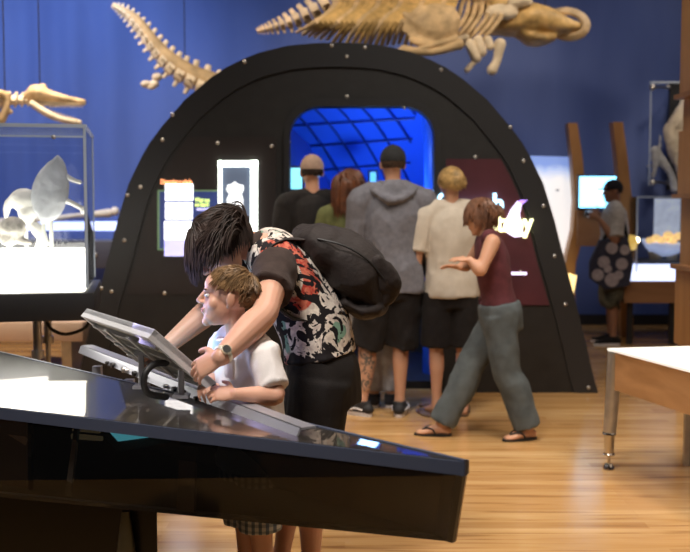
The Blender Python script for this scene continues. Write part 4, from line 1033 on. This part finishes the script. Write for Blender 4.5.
wr_, hd = person('woman with dark hair leaning over the boy, floral top, black backpack and black shorts', J, (-.15, WY, 0), (-.62, -.32, -.72), (-.72, 0, .6), hk=.93, voxel=.0036, headc=J['head'], armfat=1.12)
def floral():
    m, nt, b_ = nodes('floral_print')
    mp = mapping(nt, (1, 1, 1)); n1 = ntex(nt, mp, 7.5, 3, 2.2); n2 = ntex(nt, mp, 4.2, 1, .6); n3 = ntex(nt, mp, 30, 4, 1.5); n4 = ntex(nt, mp, 5.5, 2, .8); n5 = ntex(nt, mp, 13, 3, 3.)
    base = ramp(nt, [(.35, (.50, .42, .38)), (.6, (.74, .68, .60))]); nt.links.new(n3.outputs['Fac'], base.inputs['Fac'])
    def mask(n, a, b2): r = ramp(nt, [(a, (0, 0, 0)), (b2, (1, 1, 1))]); nt.links.new(n.outputs['Fac'], r.inputs['Fac']); return r.outputs['Color']
    c = mix(nt, mask(n4, .60, .62), base.outputs['Color'], (.20, .35, .27))
    rr = ramp(nt, [(.4, (.40, .04, .03)), (.6, (.58, .17, .11))]); nt.links.new(n3.outputs['Fac'], rr.inputs['Fac'])
    c = mix(nt, mask(n2, .60, .62), c, rr.outputs['Color'])
    c = mix(nt, mask(n5, .56, .575), c, (.012, .010, .012)); c = mix(nt, mask(n1, .535, .55), c, (.012, .010, .012))
    nt.links.new(c, b_.inputs['Base Color']); b_.inputs['Roughness'].default_value = .8; b_.inputs['Specular IOR Level'].default_value = .2
    return m
shirt(J, wr_, floral(), .016, 0, -.042, name='floral_top', amp=.005, voxel=.007, belly=.012)
M_sheer = cloth('black_sheer', (.045, .030, .026), bump=.15)
for i in (0, 1):
    b = NB(); s_, e_ = J['sh'][i], J['el'][i]; d = (e_-s_).normalized()
    tube(b, [s_-d*.045, s_, s_.lerp(e_, .35), s_.lerp(e_, .55)], [.058, .074, .072, .074], 20, cap='flat'); build('sleeve', remesh(b, .007, 3, .005, 8), M_sheer, wr_)
b = NB()                                            # dark yoke round the neck
tube(b, [J['sh'][0]+V((0, .03, .03)), J['neck']+V((.012, -.05, .0)), J['neck']+V((.02, .0, .025)), J['neck']+V((.012, .06, .0)), J['sh'][1]+V((0, -.03, .03))], [(.03, .02), (.03, .02), (.03, .02), (.03, .02), (.03, .02)], 12); build('neckline', remesh(b, .007, 3), M_sheer, wr_)
M_blk = cloth('black_cloth', (.014, .012, .012), bump=.2)
trousers(J, wr_, M_blk, .020, 1.0, .018, 'shorts', amp=.006, legfat=1.05, top=.5)
for i in (0, 1): shoe(J, i, M_blk, wr_, M_blk)
M_dkhair = mat('dark_brown_hair', (.034, .020, .015), .6, spec=.35, var=.5, vscale=30)
hreg = lambda d: (d[1] < .2 and d[2] > -.72) or d[2] > .38
hb = hair(hd, 2600, lambda d: .12+.05*max(0, -d.y)+.03*max(0, -d.z), .0030, 3, stiff=.5, crown=(.1, .3, .95), infl=1.22, region=hreg, grav=.7, puff=.0, steps=9, jitter=.05, curl=.006, lift=.0)
build('hair', hb, M_dkhair, wr_)
# watch, ring
M_gold = mat('gold', (.85, .58, .2), .2, 1.)
w = J['wr'][0]; d = (J['wr'][0]-J['el'][0]).normalized(); q = w-d*.012
b = NB(); a1 = d.cross(V((0, 0, 1))).normalized(); a2 = d.cross(a1)
tube(b, [q+(a1*math.cos(t)+a2*math.sin(t))*.0300 for t in [2*PI*j/14 for j in range(15)]], [(.008, .0025)]*15, 8, up=d, sub=2, cap='flat'); wt = build('wristwatch', b, mat('watch_band', (.75, .72, .6), .3, .4), wr_)
fdir = V((.15, -.93, .35)).normalized(); fdir = (fdir-d*fdir.dot(d)).normalized(); b = NB(); cyl(b, q+fdir*.028, q+fdir*.037, .0155, seg=20); build('watch_case', b, mat('watch_metal', (.8, .76, .6), .25, .7), wt)
b = NB(); cyl(b, q+fdir*.0365, q+fdir*.0385, .0125, seg=20); build('watch_face', b, M_black, wt)
hdv = J['hd'][0].normalized(); back = J['hb'][0]; back = (back-hdv*back.dot(hdv)).normalized(); th = J['ht'][0]; th = (th-hdv*th.dot(hdv)-back*th.dot(back)).normalized()
rp = w+hdv*.083*.93-th*.0095*.93-back*.006; b = NB(); q1 = (hdv*math.cos(.56)-back*math.sin(.56)); q2 = q1.cross(th)
tube(b, [rp+q1*.008+(th*math.cos(t)+q2*math.sin(t))*.0098 for t in [2*PI*j/12 for j in range(13)]], [.0022]*13, 6, sub=2); build('ring', b, M_gold, wr_)

# backpack
bp_ = empty('backpack', W(350, 312, 3.55), 'black fabric backpack worn on the back of the leaning woman', 'backpack')
BP = lambda x, y, dy=0.: W(x, y, 3.58+dy)
b = NB()
tube(b, [BP(305, 238), BP(324, 246), BP(346, 262), BP(362, 278), BP(372, 292)], [(.12, .045), (.155, .08), (.17, .105), (.165, .10), (.13, .065)], 24, up=(0, 1, 0))
tube(b, [BP(330, 243), BP(352, 252), BP(370, 270), BP(381, 289)], [(.10, .035), (.13, .05), (.13, .05), (.10, .035)], 20, up=(0, 1, 0))
ell(b, BP(304, 235), (.04, .09, .025)); tube(b, [BP(345, 300), BP(362, 308), BP(378, 305)], [(.13, .03), (.14, .035), (.12, .03)], up=(0, 1, 0))
M_bag = cloth('black_brown_nylon', (.026, .020, .019), bump=.18, bscale=70, rough=.7)
build('pack', remesh(b, .009, 4, .010, 6, (1, .6, 1)), M_bag, bp_)
b = NB(); tube(b, [BP(376, 262, -.12), BP(384, 275, -.10), BP(386, 290, -.08), BP(380, 301, -.08)], [(.02, .03), (.035, .05), (.035, .05), (.02, .03)], 14, up=(0, 1, 0)); tube(b, [BP(376, 262, .05), BP(383, 275, .05), BP(386, 290, .05), BP(380, 301, .05)], [(.06, .03), (.09, .045), (.09, .045), (.06, .03)], 14, up=(0, 1, 0))
build('front_pocket', remesh(b, .009, 4, .006, 9), M_bag, bp_)
b = NB(); tube(b, [BP(318, 239, -.15), BP(345, 246, -.165), BP(370, 262, -.15), BP(388, 285, -.12)], [.004]*4, 6); build('zip', b, M_black, bp_)
for sgn, i in ((-1, 0), (1, 1)):
    s_ = J['sh'][i]; b = NB(); yy = sgn*.10
    tube(b, [BP(308, 240, yy), BP(285, 240, yy), s_+V((-.035, -.0*sgn, .055)), s_+V((-.075, .02, -.02)), W(292, 318, 3.40 if i == 0 else 3.72), BP(338, 312, yy)], [(.028, .007)]*6, 10, up=(0, 1, 0)); build('strap', b, M_bag, bp_)
b = NB(); tube(b, [BP(303, 236, -.04), BP(297, 229, 0), BP(303, 236, .04)], [.008]*3, 8); build('handle', b, M_bag, bp_)

# ---- the boy
BY = 3.2
f = V((-.82, -.57, 0)).normalized(); lat = V((.57, -.82, 0)).normalized()*-1
J = dict(H=1.2, k=.70, f=f, lat=lat)
J['pel'] = W(252, 446, BY); J['waist'] = W(252, 412, BY); J['chest'] = W(248, 373, BY); J['top'] = W(244, 350, BY); J['neck'] = W(237, 336, BY-.01); J['head'] = W(229, 297.5, 3.17)
c_ = J['top']; nearv = V((.57, -.82, 0)).normalized()
J['sh'] = [c_+nearv*.122+V((0, 0, -.004)), c_-nearv*.115]
J['el'] = [W(276, 396, 3.03), W(214, 380, 3.30)]; J['wr'] = [W(236, 394, 2.985), W(205, 384, 3.16)]
J['hip'] = [W(258, 452, 3.16), W(243, 452, 3.24)]; J['kn'] = [V((-.268, 3.15, .32)), V((-.325, 3.23, .32))]; J['an'] = [V((-.268, 3.17, .054)), V((-.335, 3.25, .054))]; J['toe'] = [V((-.85, -.45, 0)), V((-.95, -.3, 0))]
J['hd'] = [V((-.92, .18, .02)), V((.1, -.9, -.1))]; J['hb'] = [V((0, -.75, .65)), V((-.3, 0, 1))]; J['ht'] = [V((0, .6, .7)), V((1, 0, .2))]; J['curl'] = [.35, .6]
boy, hd = person('small boy in white shirt and plaid shorts gazing left, resting his hands on the rail', J, (-.3, BY, 0), (-1, -.10, .08), hk=.83, voxel=.0034, headc=J['head'])
M_wh = mat('white_cotton', (.74, .70, .69), .8, bump=.15, bscale=300, spec=.2, var=.03, vscale=12)
shirt(J, boy, M_wh, .017, .78, .055, amp=.008, voxel=.006, ns=9, fat=1.0, armfat=1.0, smooth=3)
b = NB(); tube(b, [J['neck']+V((.035, -.03, .012)), J['neck']+V((-.01, -.055, .0)), J['neck']+V((-.05, -.02, -.012)), J['neck']+V((-.045, .035, -.005)), J['neck']+V((.01, .055, .01)), J['neck']+V((.05, .02, .016)), J['neck']+V((.035, -.03, .012))], [(.008, .018)]*7, 10, up=(0, 0, 1)); build('collar', remesh(b, .005, 2), M_wh, boy)
pk = W(233, 368, 3.06); b = NB(); box(b, pk+f*.012, (.058, .008, .062), frame(-lat, (0, 0, 1)), .003); box(b, pk+f*.016+V((0, 0, .024)), (.06, .008, .016), frame(-lat, (0, 0, 1)), .003); build('pocket', b, M_wh, boy)
def plaid():
    m, nt, b_ = nodes('plaid_cloth'); mp = mapping(nt, (1, 1, 1))
    w1 = nt.nodes.new('ShaderNodeTexWave'); w1.inputs['Scale'].default_value = 14; w1.bands_direction = 'X'; w2 = nt.nodes.new('ShaderNodeTexWave'); w2.inputs['Scale'].default_value = 14; w2.bands_direction = 'Z'
    for w_ in (w1, w2): nt.links.new(mp.outputs[0], w_.inputs['Vector'])
    r1 = ramp(nt, [(.5, (.5, .5, .48)), (.6, (.12, .15, .2))]); r2 = ramp(nt, [(.5, (1, 1, 1)), (.6, (.4, .45, .5))])
    nt.links.new(w1.outputs['Fac'], r1.inputs['Fac']); nt.links.new(w2.outputs['Fac'], r2.inputs['Fac'])
    nt.links.new(mix(nt, .8, r1.outputs['Color'], r2.outputs['Color'], 'MULTIPLY'), b_.inputs['Base Color']); b_.inputs['Roughness'].default_value = .85
    return m
trousers(J, boy, plaid(), .018, .86, .012, 'shorts', amp=.004, voxel=.007)
for i in (0, 1): shoe(J, i, mat('grey_shoe', (.2, .2, .22), .6), boy, M_wh)
M_bhair = mat('light_brown_hair', (.20, .115, .05), .5, var=.45, vscale=45)
breg = lambda d: (d[2] > (.42 if d[1] > .45 else .05 if d[1] > .1 else -.05 if d[1] > -.15 else -.72)) and not (abs(d[0]) > .6 and d[1] > -.32 and d[2] < .22)
hb = hair(hd, 1900, lambda d: .042 if d.z > .3 else .026, .0024, 5, stiff=.75, crown=(0, -.6, .8), infl=1.03, region=breg, grav=.25, steps=5, jitter=.13, lift=.03)
build('hair', hb, M_bhair, boy)

# ---- the group in front of the portal, seen from behind
def back_person(label, X, Y, H, yaw, skin=None, headyaw=0., fat=1., tilt=0., hands=True, **o):
    J = joints(X, Y, H, yaw, **o)
    for k_, v_ in o.get('over', {}).items(): J[k_] = v_
    a = yaw+headyaw; root, hd = person(label, J, (X, Y, 0), (-math.sin(a), math.cos(a), tilt), (o.get('roll', 0), 0, 1), skin=skin or M_skin2, fat=fat, voxel=.009, hands=hands)
    return J, root, hd
under_cap = lambda d: scalp(d) and d[2] < -.02
# man in tan cap
J, r_, hd = back_person('man in tan cap and black T-shirt, leftmost of the group seen from behind', -.23, 7.05, 1.76, .15, fat=1.02)
shirt(J, r_, cloth('black_tee', (.018, .016, .016)), .02, .75, .02); trousers(J, r_, cloth('dark_jeans', (.03, .035, .05)), .016, 1.95)
for i in (0, 1): shoe(J, i, M_blk, r_, M_wh)
build('hair', hair(hd, 260, .012, .004, 11, stiff=.7, grav=.5, infl=1.0, region=under_cap), M_dkhair, r_)
cap_(hd, r_, cloth('tan_cap', (.40, .28, .21)), 0)
# woman with long auburn hair
J, r_, hd = back_person('woman with long auburn hair and olive top, between the tan cap and the grey hoodie', -.015+.06, 6.86, 1.66, -.12, headyaw=-.75, fat=.9, roll=.12, over=dict(kn=[V((.195, 6.93, .46)), V((.31, 6.93, .46))], an=[V((.205, 6.9, .075)), V((.32, 6.9, .075))]))
shirt(J, r_, cloth('olive_top', (.12, .13, .05)), .012, .5, .01, fat=.9)
trousers(J, r_, cloth('pale_grey_trousers', (.38, .38, .40)), .014, 1.9, .004)
for i in (0, 1): shoe(J, i, cloth('dark_shoe', (.03, .03, .035)), r_, M_wh)
M_auburn = mat('auburn_hair', (.13, .045, .018), .45, var=.5, vscale=20)
build('hair', hair(hd, 800, lambda d: .36 if d.z > -.2 else .27, .0050, 12, stiff=-1.2, infl=1.05, grav=1., steps=14, jitter=.03, crown=(0, .2, 1), lift=0, region=lambda d: scalp(d, False) and d[1] < .35), M_auburn, r_)
b = NB(); p = J['top']; tube(b, [p+V((.10, -.13, .03)), p+V((.02, -.15, -.12)), p+V((-.08, -.13, -.28))], [(.015, .006)]*3, 8, up=(1, 0, .3)); build('bag_strap', b, M_blk, r_)
# man in grey hoodie
hx = .315
J = joints(hx, 6.62, 1.80, 0., stance=.065)
J['kn'] = [V((.15, 6.64, .49)), V((.375, 6.64, .49))]; J['an'] = [V((.115, 6.6, .081)), V((.365, 6.6, .081))]; J['toe'] = [V((-.75, .65, 0)), V((.15, 1, 0))]
J['el'] = [J['sh'][0]+V((-.06, .03, -.30)), J['sh'][1]+V((.055, .02, -.30))]; J['wr'] = [J['el'][0]+V((.10, .15, -.16)), J['el'][1]+V((-.03, .16, -.18))]
J['sh'][0] += V((-.015, 0, -.01)); J['sh'][1] += V((.015, 0, -.01))
r_, hd = person('tall man in grey hoodie, dark cap and black shorts, tattooed calf', J, (hx, 6.62, 0), (-.12, 1, 0), skin=M_skin2, voxel=.009)
M_hood = cloth('grey_fleece', (.165, .165, .19), bump=.3)
shirt(J, r_, M_hood, .034, 1.95, .05, name='hoodie', amp=.012, ns=4)
b = NB(); n_ = J['neck']; tube(b, [n_+V((-.115, .06, -.005)), n_+V((-.12, -.04, -.01)), n_+V((-.06, -.115, -.06)), n_+V((0, -.13, -.085)), n_+V((.06, -.115, -.06)), n_+V((.12, -.04, -.01)), n_+V((.115, .06, -.005))], [(.03, .05)]*7, 14, up=(0, 0, 1)); ell(b, n_+V((0, -.085, -.06)), (.10, .05, .11)); tube(b, [n_+V((-.08, 0, .02)), n_+V((0, -.07, .03)), n_+V((.08, 0, .02))], [.03]*3)
build('hood', remesh(b, .009, 3, .006, 8), M_hood, r_)
trousers(J, r_, M_blk, .035, 1.02, .02, 'shorts', amp=.01, top=.3)
for i in (0, 1): shoe(J, i, mat('black_suede', (.015, .015, .017), .7), r_, M_wh, M_wh)
b = NB(); leg_(b, J, 0, .0015, 1.75); 
kill = [v for v in b.verts if v.co.z > .48 or v.co.z < .12]; bmesh.ops.delete(b, geom=kill, context='VERTS'); build('tattoo', b, tattoo_skin(), r_, label='dark tattoo round the left calf')
build('hair', hair(hd, 250, .014, .004, 13, stiff=.7, grav=.5, infl=1.0, region=under_cap), mat('brown_hair', (.07, .04, .022), .5, var=.4, vscale=30), r_)
cap_(hd, r_, cloth('charcoal_cap', (.024, .025, .026)), 1)
# blond person in cream T-shirt
J, r_, hd = back_person('blond person in cream T-shirt and black shorts, standing before the maroon panel', .70, 6.6, 1.66, .1, fat=.92, headyaw=.1)
J['an'][0] += V((-.06, 0, 0))
shirt(J, r_, cloth('cream_tee', (.52, .46, .38), var=.05, bump=.15), .026, .8, .03, fat=.97, amp=.009); trousers(J, r_, M_blk, .024, .98, .022, 'shorts', fat=.92, top=.3)
for i in (0, 1): flipflop(J, i, mat('tan_rubber', (.12, .07, .04), .6), r_)
build('hair', hair(hd, 1300, .045, .0032, 14, stiff=.55, infl=1.08, grav=.6, jitter=.28, puff=.08, steps=5), mat('blond_hair', (.42, .27, .10), .5, var=.45, vscale=30), r_)
# walking woman in jeans
X = .93; Yw = 5.96
J = joints(X, Yw, 1.48, PI/2, shw=.105, lean=.05)
J['hip'] = [V((X-.02, Yw-.075, .75)), V((X+.02, Yw+.075, .75))]
J['kn'] = [V((X+.03, Yw-.07, .42)), V((X-.17, Yw+.06, .43))]; J['an'] = [V((X+.16, Yw-.06, .07)), V((X-.345, Yw+.04, .07))]; J['toe'] = [V((-1, -.35, 0)), V((-1, .1, 0))]
J['head'] += V((-.01, 0, -.035)); J['el'] = [V((X-.15, Yw-.22, 1.02)), V((X-.18, Yw+.16, 1.03))]; J['wr'] = [W(470, 260, Yw-.20), W(460, 267, Yw+.05)]
J['hd'] = [V((-1, .1, .1)), V((-1, 0, .1))]; J['hb'] = [V((0, -.3, 1)), V((0, .3, 1))]; J['ht'] = [V((0, 1, 0)), V((0, -1, 0))]; J['curl'] = .25
r_, hd = person('woman walking left in blue-grey jeans and maroon tank top, arms reaching forward', J, (X, Yw, 0), (-1, .12, -.35), skin=M_skin2, voxel=.008, fat=.98, hk=.88)
shirt(J, r_, cloth('maroon_top', (.10, .028, .035)), .010, 0, .01, name='tank_top', fat=.98, amp=.004)
trousers(J, r_, cloth('blue_grey_denim', (.085, .10, .108), var=.3, vscale=9), .020, 1.97, .015, 'jeans', fat=1.08, amp=.007)
for i in (0, 1): flipflop(J, i, M_black, r_)
build('hair', hair(hd, 900, lambda d: .12, .004, 15, stiff=.4, grav=.9, steps=8, jitter=.05), mat('copper_hair', (.16, .07, .035), .5, var=.4, vscale=30), r_)
# visitor at the far right
X = 2.70; Yf = 10.05
J = joints(X, Yf, 1.66, PI/2-.15, stance=.07)
J['el'] = [J['sh'][0]+V((-.02, -.08, -.28)), J['sh'][1]+V((-.04, .06, -.27))]; J['wr'] = [W(598, 218, Yf-.2), W(599, 214, Yf+.05)]
J['hd'] = [V((-1, .5, .4)), V((-1, -.3, .4))]; J['hb'] = [V((0, -1, 0)), V((0, 1, 0))]; J['ht'] = [V((0, 0, 1)), V((0, 0, 1))]; J['curl'] = .8
r_, hd = person('visitor in dark cap, pale T-shirt and camouflage shorts facing the lit screen', J, (X, Yf, 0), (-1, -.1, -.1), skin=mat('brown_skin', (.30, .14, .08), .5), voxel=.009)
shirt(J, r_, cloth('pale_tee', (.45, .42, .40)), .03, .85, .02, amp=.01)
trousers(J, r_, mat('camouflage', (.09, .08, .05), .9, var=.9, vscale=12), .035, 1.05, .015, 'shorts', amp=.008)
for i in (0, 1): shoe(J, i, M_blk, r_, M_wh)
build('hair', hair(hd, 200, .012, .004, 16, infl=1.0, region=under_cap), M_dkhair, r_); cap_(hd, r_, cloth('black_cap', (.015, .015, .02)), 1)
tb_ = empty('tote_bag', W(612, 288, Yf-.28), 'dark bag printed with pale circles hanging at the hip of the far visitor', 'bag')
b = NB(); P0 = [W(x, y, Yf-.26) for x, y in ((600, 240), (628, 236), (634, 262), (630, 286), (606, 290), (590, 278), (590, 262))]; prism(b, P0, (0, .07, 0)); build('pouch', remesh(b, .012, 4), cloth('bag_navy', (.045, .045, .07)), tb_)
for x, y, r0_ in ((612, 248, 6), (604, 262, 6), (598, 275, 6), (612, 280, 7), (622, 264, 6), (619, 275, 4.5), (625, 250, 5), (608, 269, 4)):
    b = NB(); p = W(x, y, Yf-.27); cyl(b, p, p+V((0, .012, 0)), r0_*.0098, seg=20); build('printed_circle', b, cloth('circle_print', (.42, .36, .38)), tb_)
b = NB(); tube(b, [W(603, 242, Yf-.24), W(612, 222, Yf-.20), W(618, 204, Yf-.10), W(622, 215, Yf-.2), W(627, 238, Yf-.24)], [(.02, .006)]*5, 8, up=(1, 0, 0)); build('strap', b, M_blk, tb_)
cm = empty('camera', W(588, 228, Yf-.1), 'small silver camera held up in front of the far visitor', 'camera')
b = NB(); p = W(590, 214, Yf-.08); box(b, p, (.04, .10, .065), bev=.006); build('casing', b, mat('silver', (.6, .6, .66), .3, .6), cm)
b = NB(); cyl(b, p+V((-.02, 0, 0)), p+V((-.05, 0, 0)), .024); build('lens', b, M_black, cm)
# ------------------------------------------------------------------ light
def area(name, loc, to, size, power, col, spread=PI, sy=None):
    l = bpy.data.lights.new(name, 'AREA'); l.energy = power; l.color = col; l.size = size; l.spread = spread
    if sy: l.shape = 'RECTANGLE'; l.size_y = sy
    o = bpy.data.objects.new(name, l); COL.objects.link(o); o.location = loc
    o.rotation_euler = (V(to)-V(loc)).to_track_quat('-Z', 'Y').to_euler(); return o
def spot(name, loc, to, power, col, ang=50, blend=.6, r=.25):
    l = bpy.data.lights.new(name, 'SPOT'); l.energy = power; l.color = col; l.spot_size = math.radians(ang); l.spot_blend = blend; l.shadow_soft_size = r
    o = bpy.data.objects.new(name, l); COL.objects.link(o); o.location = loc
    o.rotation_euler = (V(to)-V(loc)).to_track_quat('-Z', 'Y').to_euler(); return o
WARM = (1, .80, .58); NEUT = (1, .92, .84); BLU = (.50, .66, 1)
# blue wash on the back wall, strongest at the left
spot('wall_wash', (-3.4, 8.6, 4.9), (-3.0, 11.7, 2.5), 680, BLU, 75, .9, .3)
spot('wall_wash', (-5.8, 8.6, 4.9), (-5.4, 11.7, 2.6), 200, BLU, 75, .9, .3)
spot('wall_wash', (-.6, 8.9, 4.9), (-.6, 11.7, 3.0), 130, BLU, 75, .9, .3)
spot('wall_wash', (3.0, 8.9, 4.9), (3.0, 11.7, 2.0), 60, BLU, 85, .9, .3)
# track spots
spot('track_spot', (-1.6, 6.8, 4.9), (.0, 9.8, 3.2), 480, WARM, 45)
spot('track_spot', (2.6, 7.2, 4.9), (1.6, 9.8, 3.2), 260, WARM, 45)
spot('track_spot', (-4.2, 7.3, 4.9), (-2.1, 9.8, 3.0), 180, WARM, 40)
spot('track_spot', (-1.6, 6.0, 4.9), (-2.8, 8.3, 2.2), 150, WARM, 36)
area('gallery_light', (.6, 4.6, 5.0), (.6, 5.6, 0), 1.6, 62, NEUT, 1.9)
area('gallery_light', (-1.2, 1.2, 4.8), (-.2, 3.2, 1.0), 1.0, 42, NEUT, 1.3)
area('gallery_light', (2.6, 3.0, 5.0), (2.2, 5.0, 0), 1.0, 45, WARM, 1.7)
area('gallery_light', (-3.0, 7.6, 5.0), (-3.0, 8.5, 0), 1.2, 130, WARM, 2.0)
area('gallery_light', (4.2, 9.4, 5.0), (3.4, 10.0, 0), 1.0, 30, WARM)
spot('table_spot', (2.2, 4.6, 4.9), (2.0, 4.5, .66), 160, NEUT, 34)
area('panel_fill', (-1.45, 4.1, 1.1), (-.5, 3.1, 1.0), .5, 2., (1, .96, .9))  # added fill lamp brightening the touch screen's back and the people
spot('bone_fill_spot', (2.9, 7.9, 4.0), (3.75, 11.2, 2.1), 260, WARM, 24)  # added unseen spot to brighten the bones in the wall case
# screen light on the faces of the visitors
area('screen_glow', tuple(W(150, 300, 3.25)), tuple(W(215, 285, 3.15)), .25, 1.1, (.55, .5, 1))
# blue lamps in the tunnel
def pt(name, loc, p, col, r=.1):
    l = bpy.data.lights.new(name, 'POINT'); l.energy = p; l.color = col; l.shadow_soft_size = r
    o = bpy.data.objects.new(name, l); COL.objects.link(o); o.location = loc
pt('tunnel_lamp', (.42, 8.0, 1.35), 20, (.25, .5, 1)); pt('tunnel_lamp', (.2, 7.75, 1.75), 5, (.25, .5, 1))
w = bpy.data.worlds.new('World'); bpy.context.scene.world = w; w.use_nodes = True
w.node_tree.nodes['Background'].inputs[0].default_value = (.5, .55, .8, 1); w.node_tree.nodes['Background'].inputs[1].default_value = .05
# ------------------------------------------------------------------ camera
cam = bpy.data.cameras.new('Camera'); co = bpy.data.objects.new('Camera', cam); COL.objects.link(co)
cam.sensor_width = 36; cam.lens = F/690*36; co.location = (0, 0, CH); co.rotation_euler = (PI/2-math.atan(TP), 0, 0)
cam.dof.use_dof = True; cam.dof.focus_distance = 3.4; cam.dof.aperture_fstop = 3.2
cam.clip_end = 60
sce = bpy.context.scene; sce.camera = co
sce.view_settings.view_transform = 'Standard'; sce.view_settings.look = 'None'; sce.view_settings.gamma = 1; sce.view_settings.use_curve_mapping = False
sce.view_settings.exposure = 0.
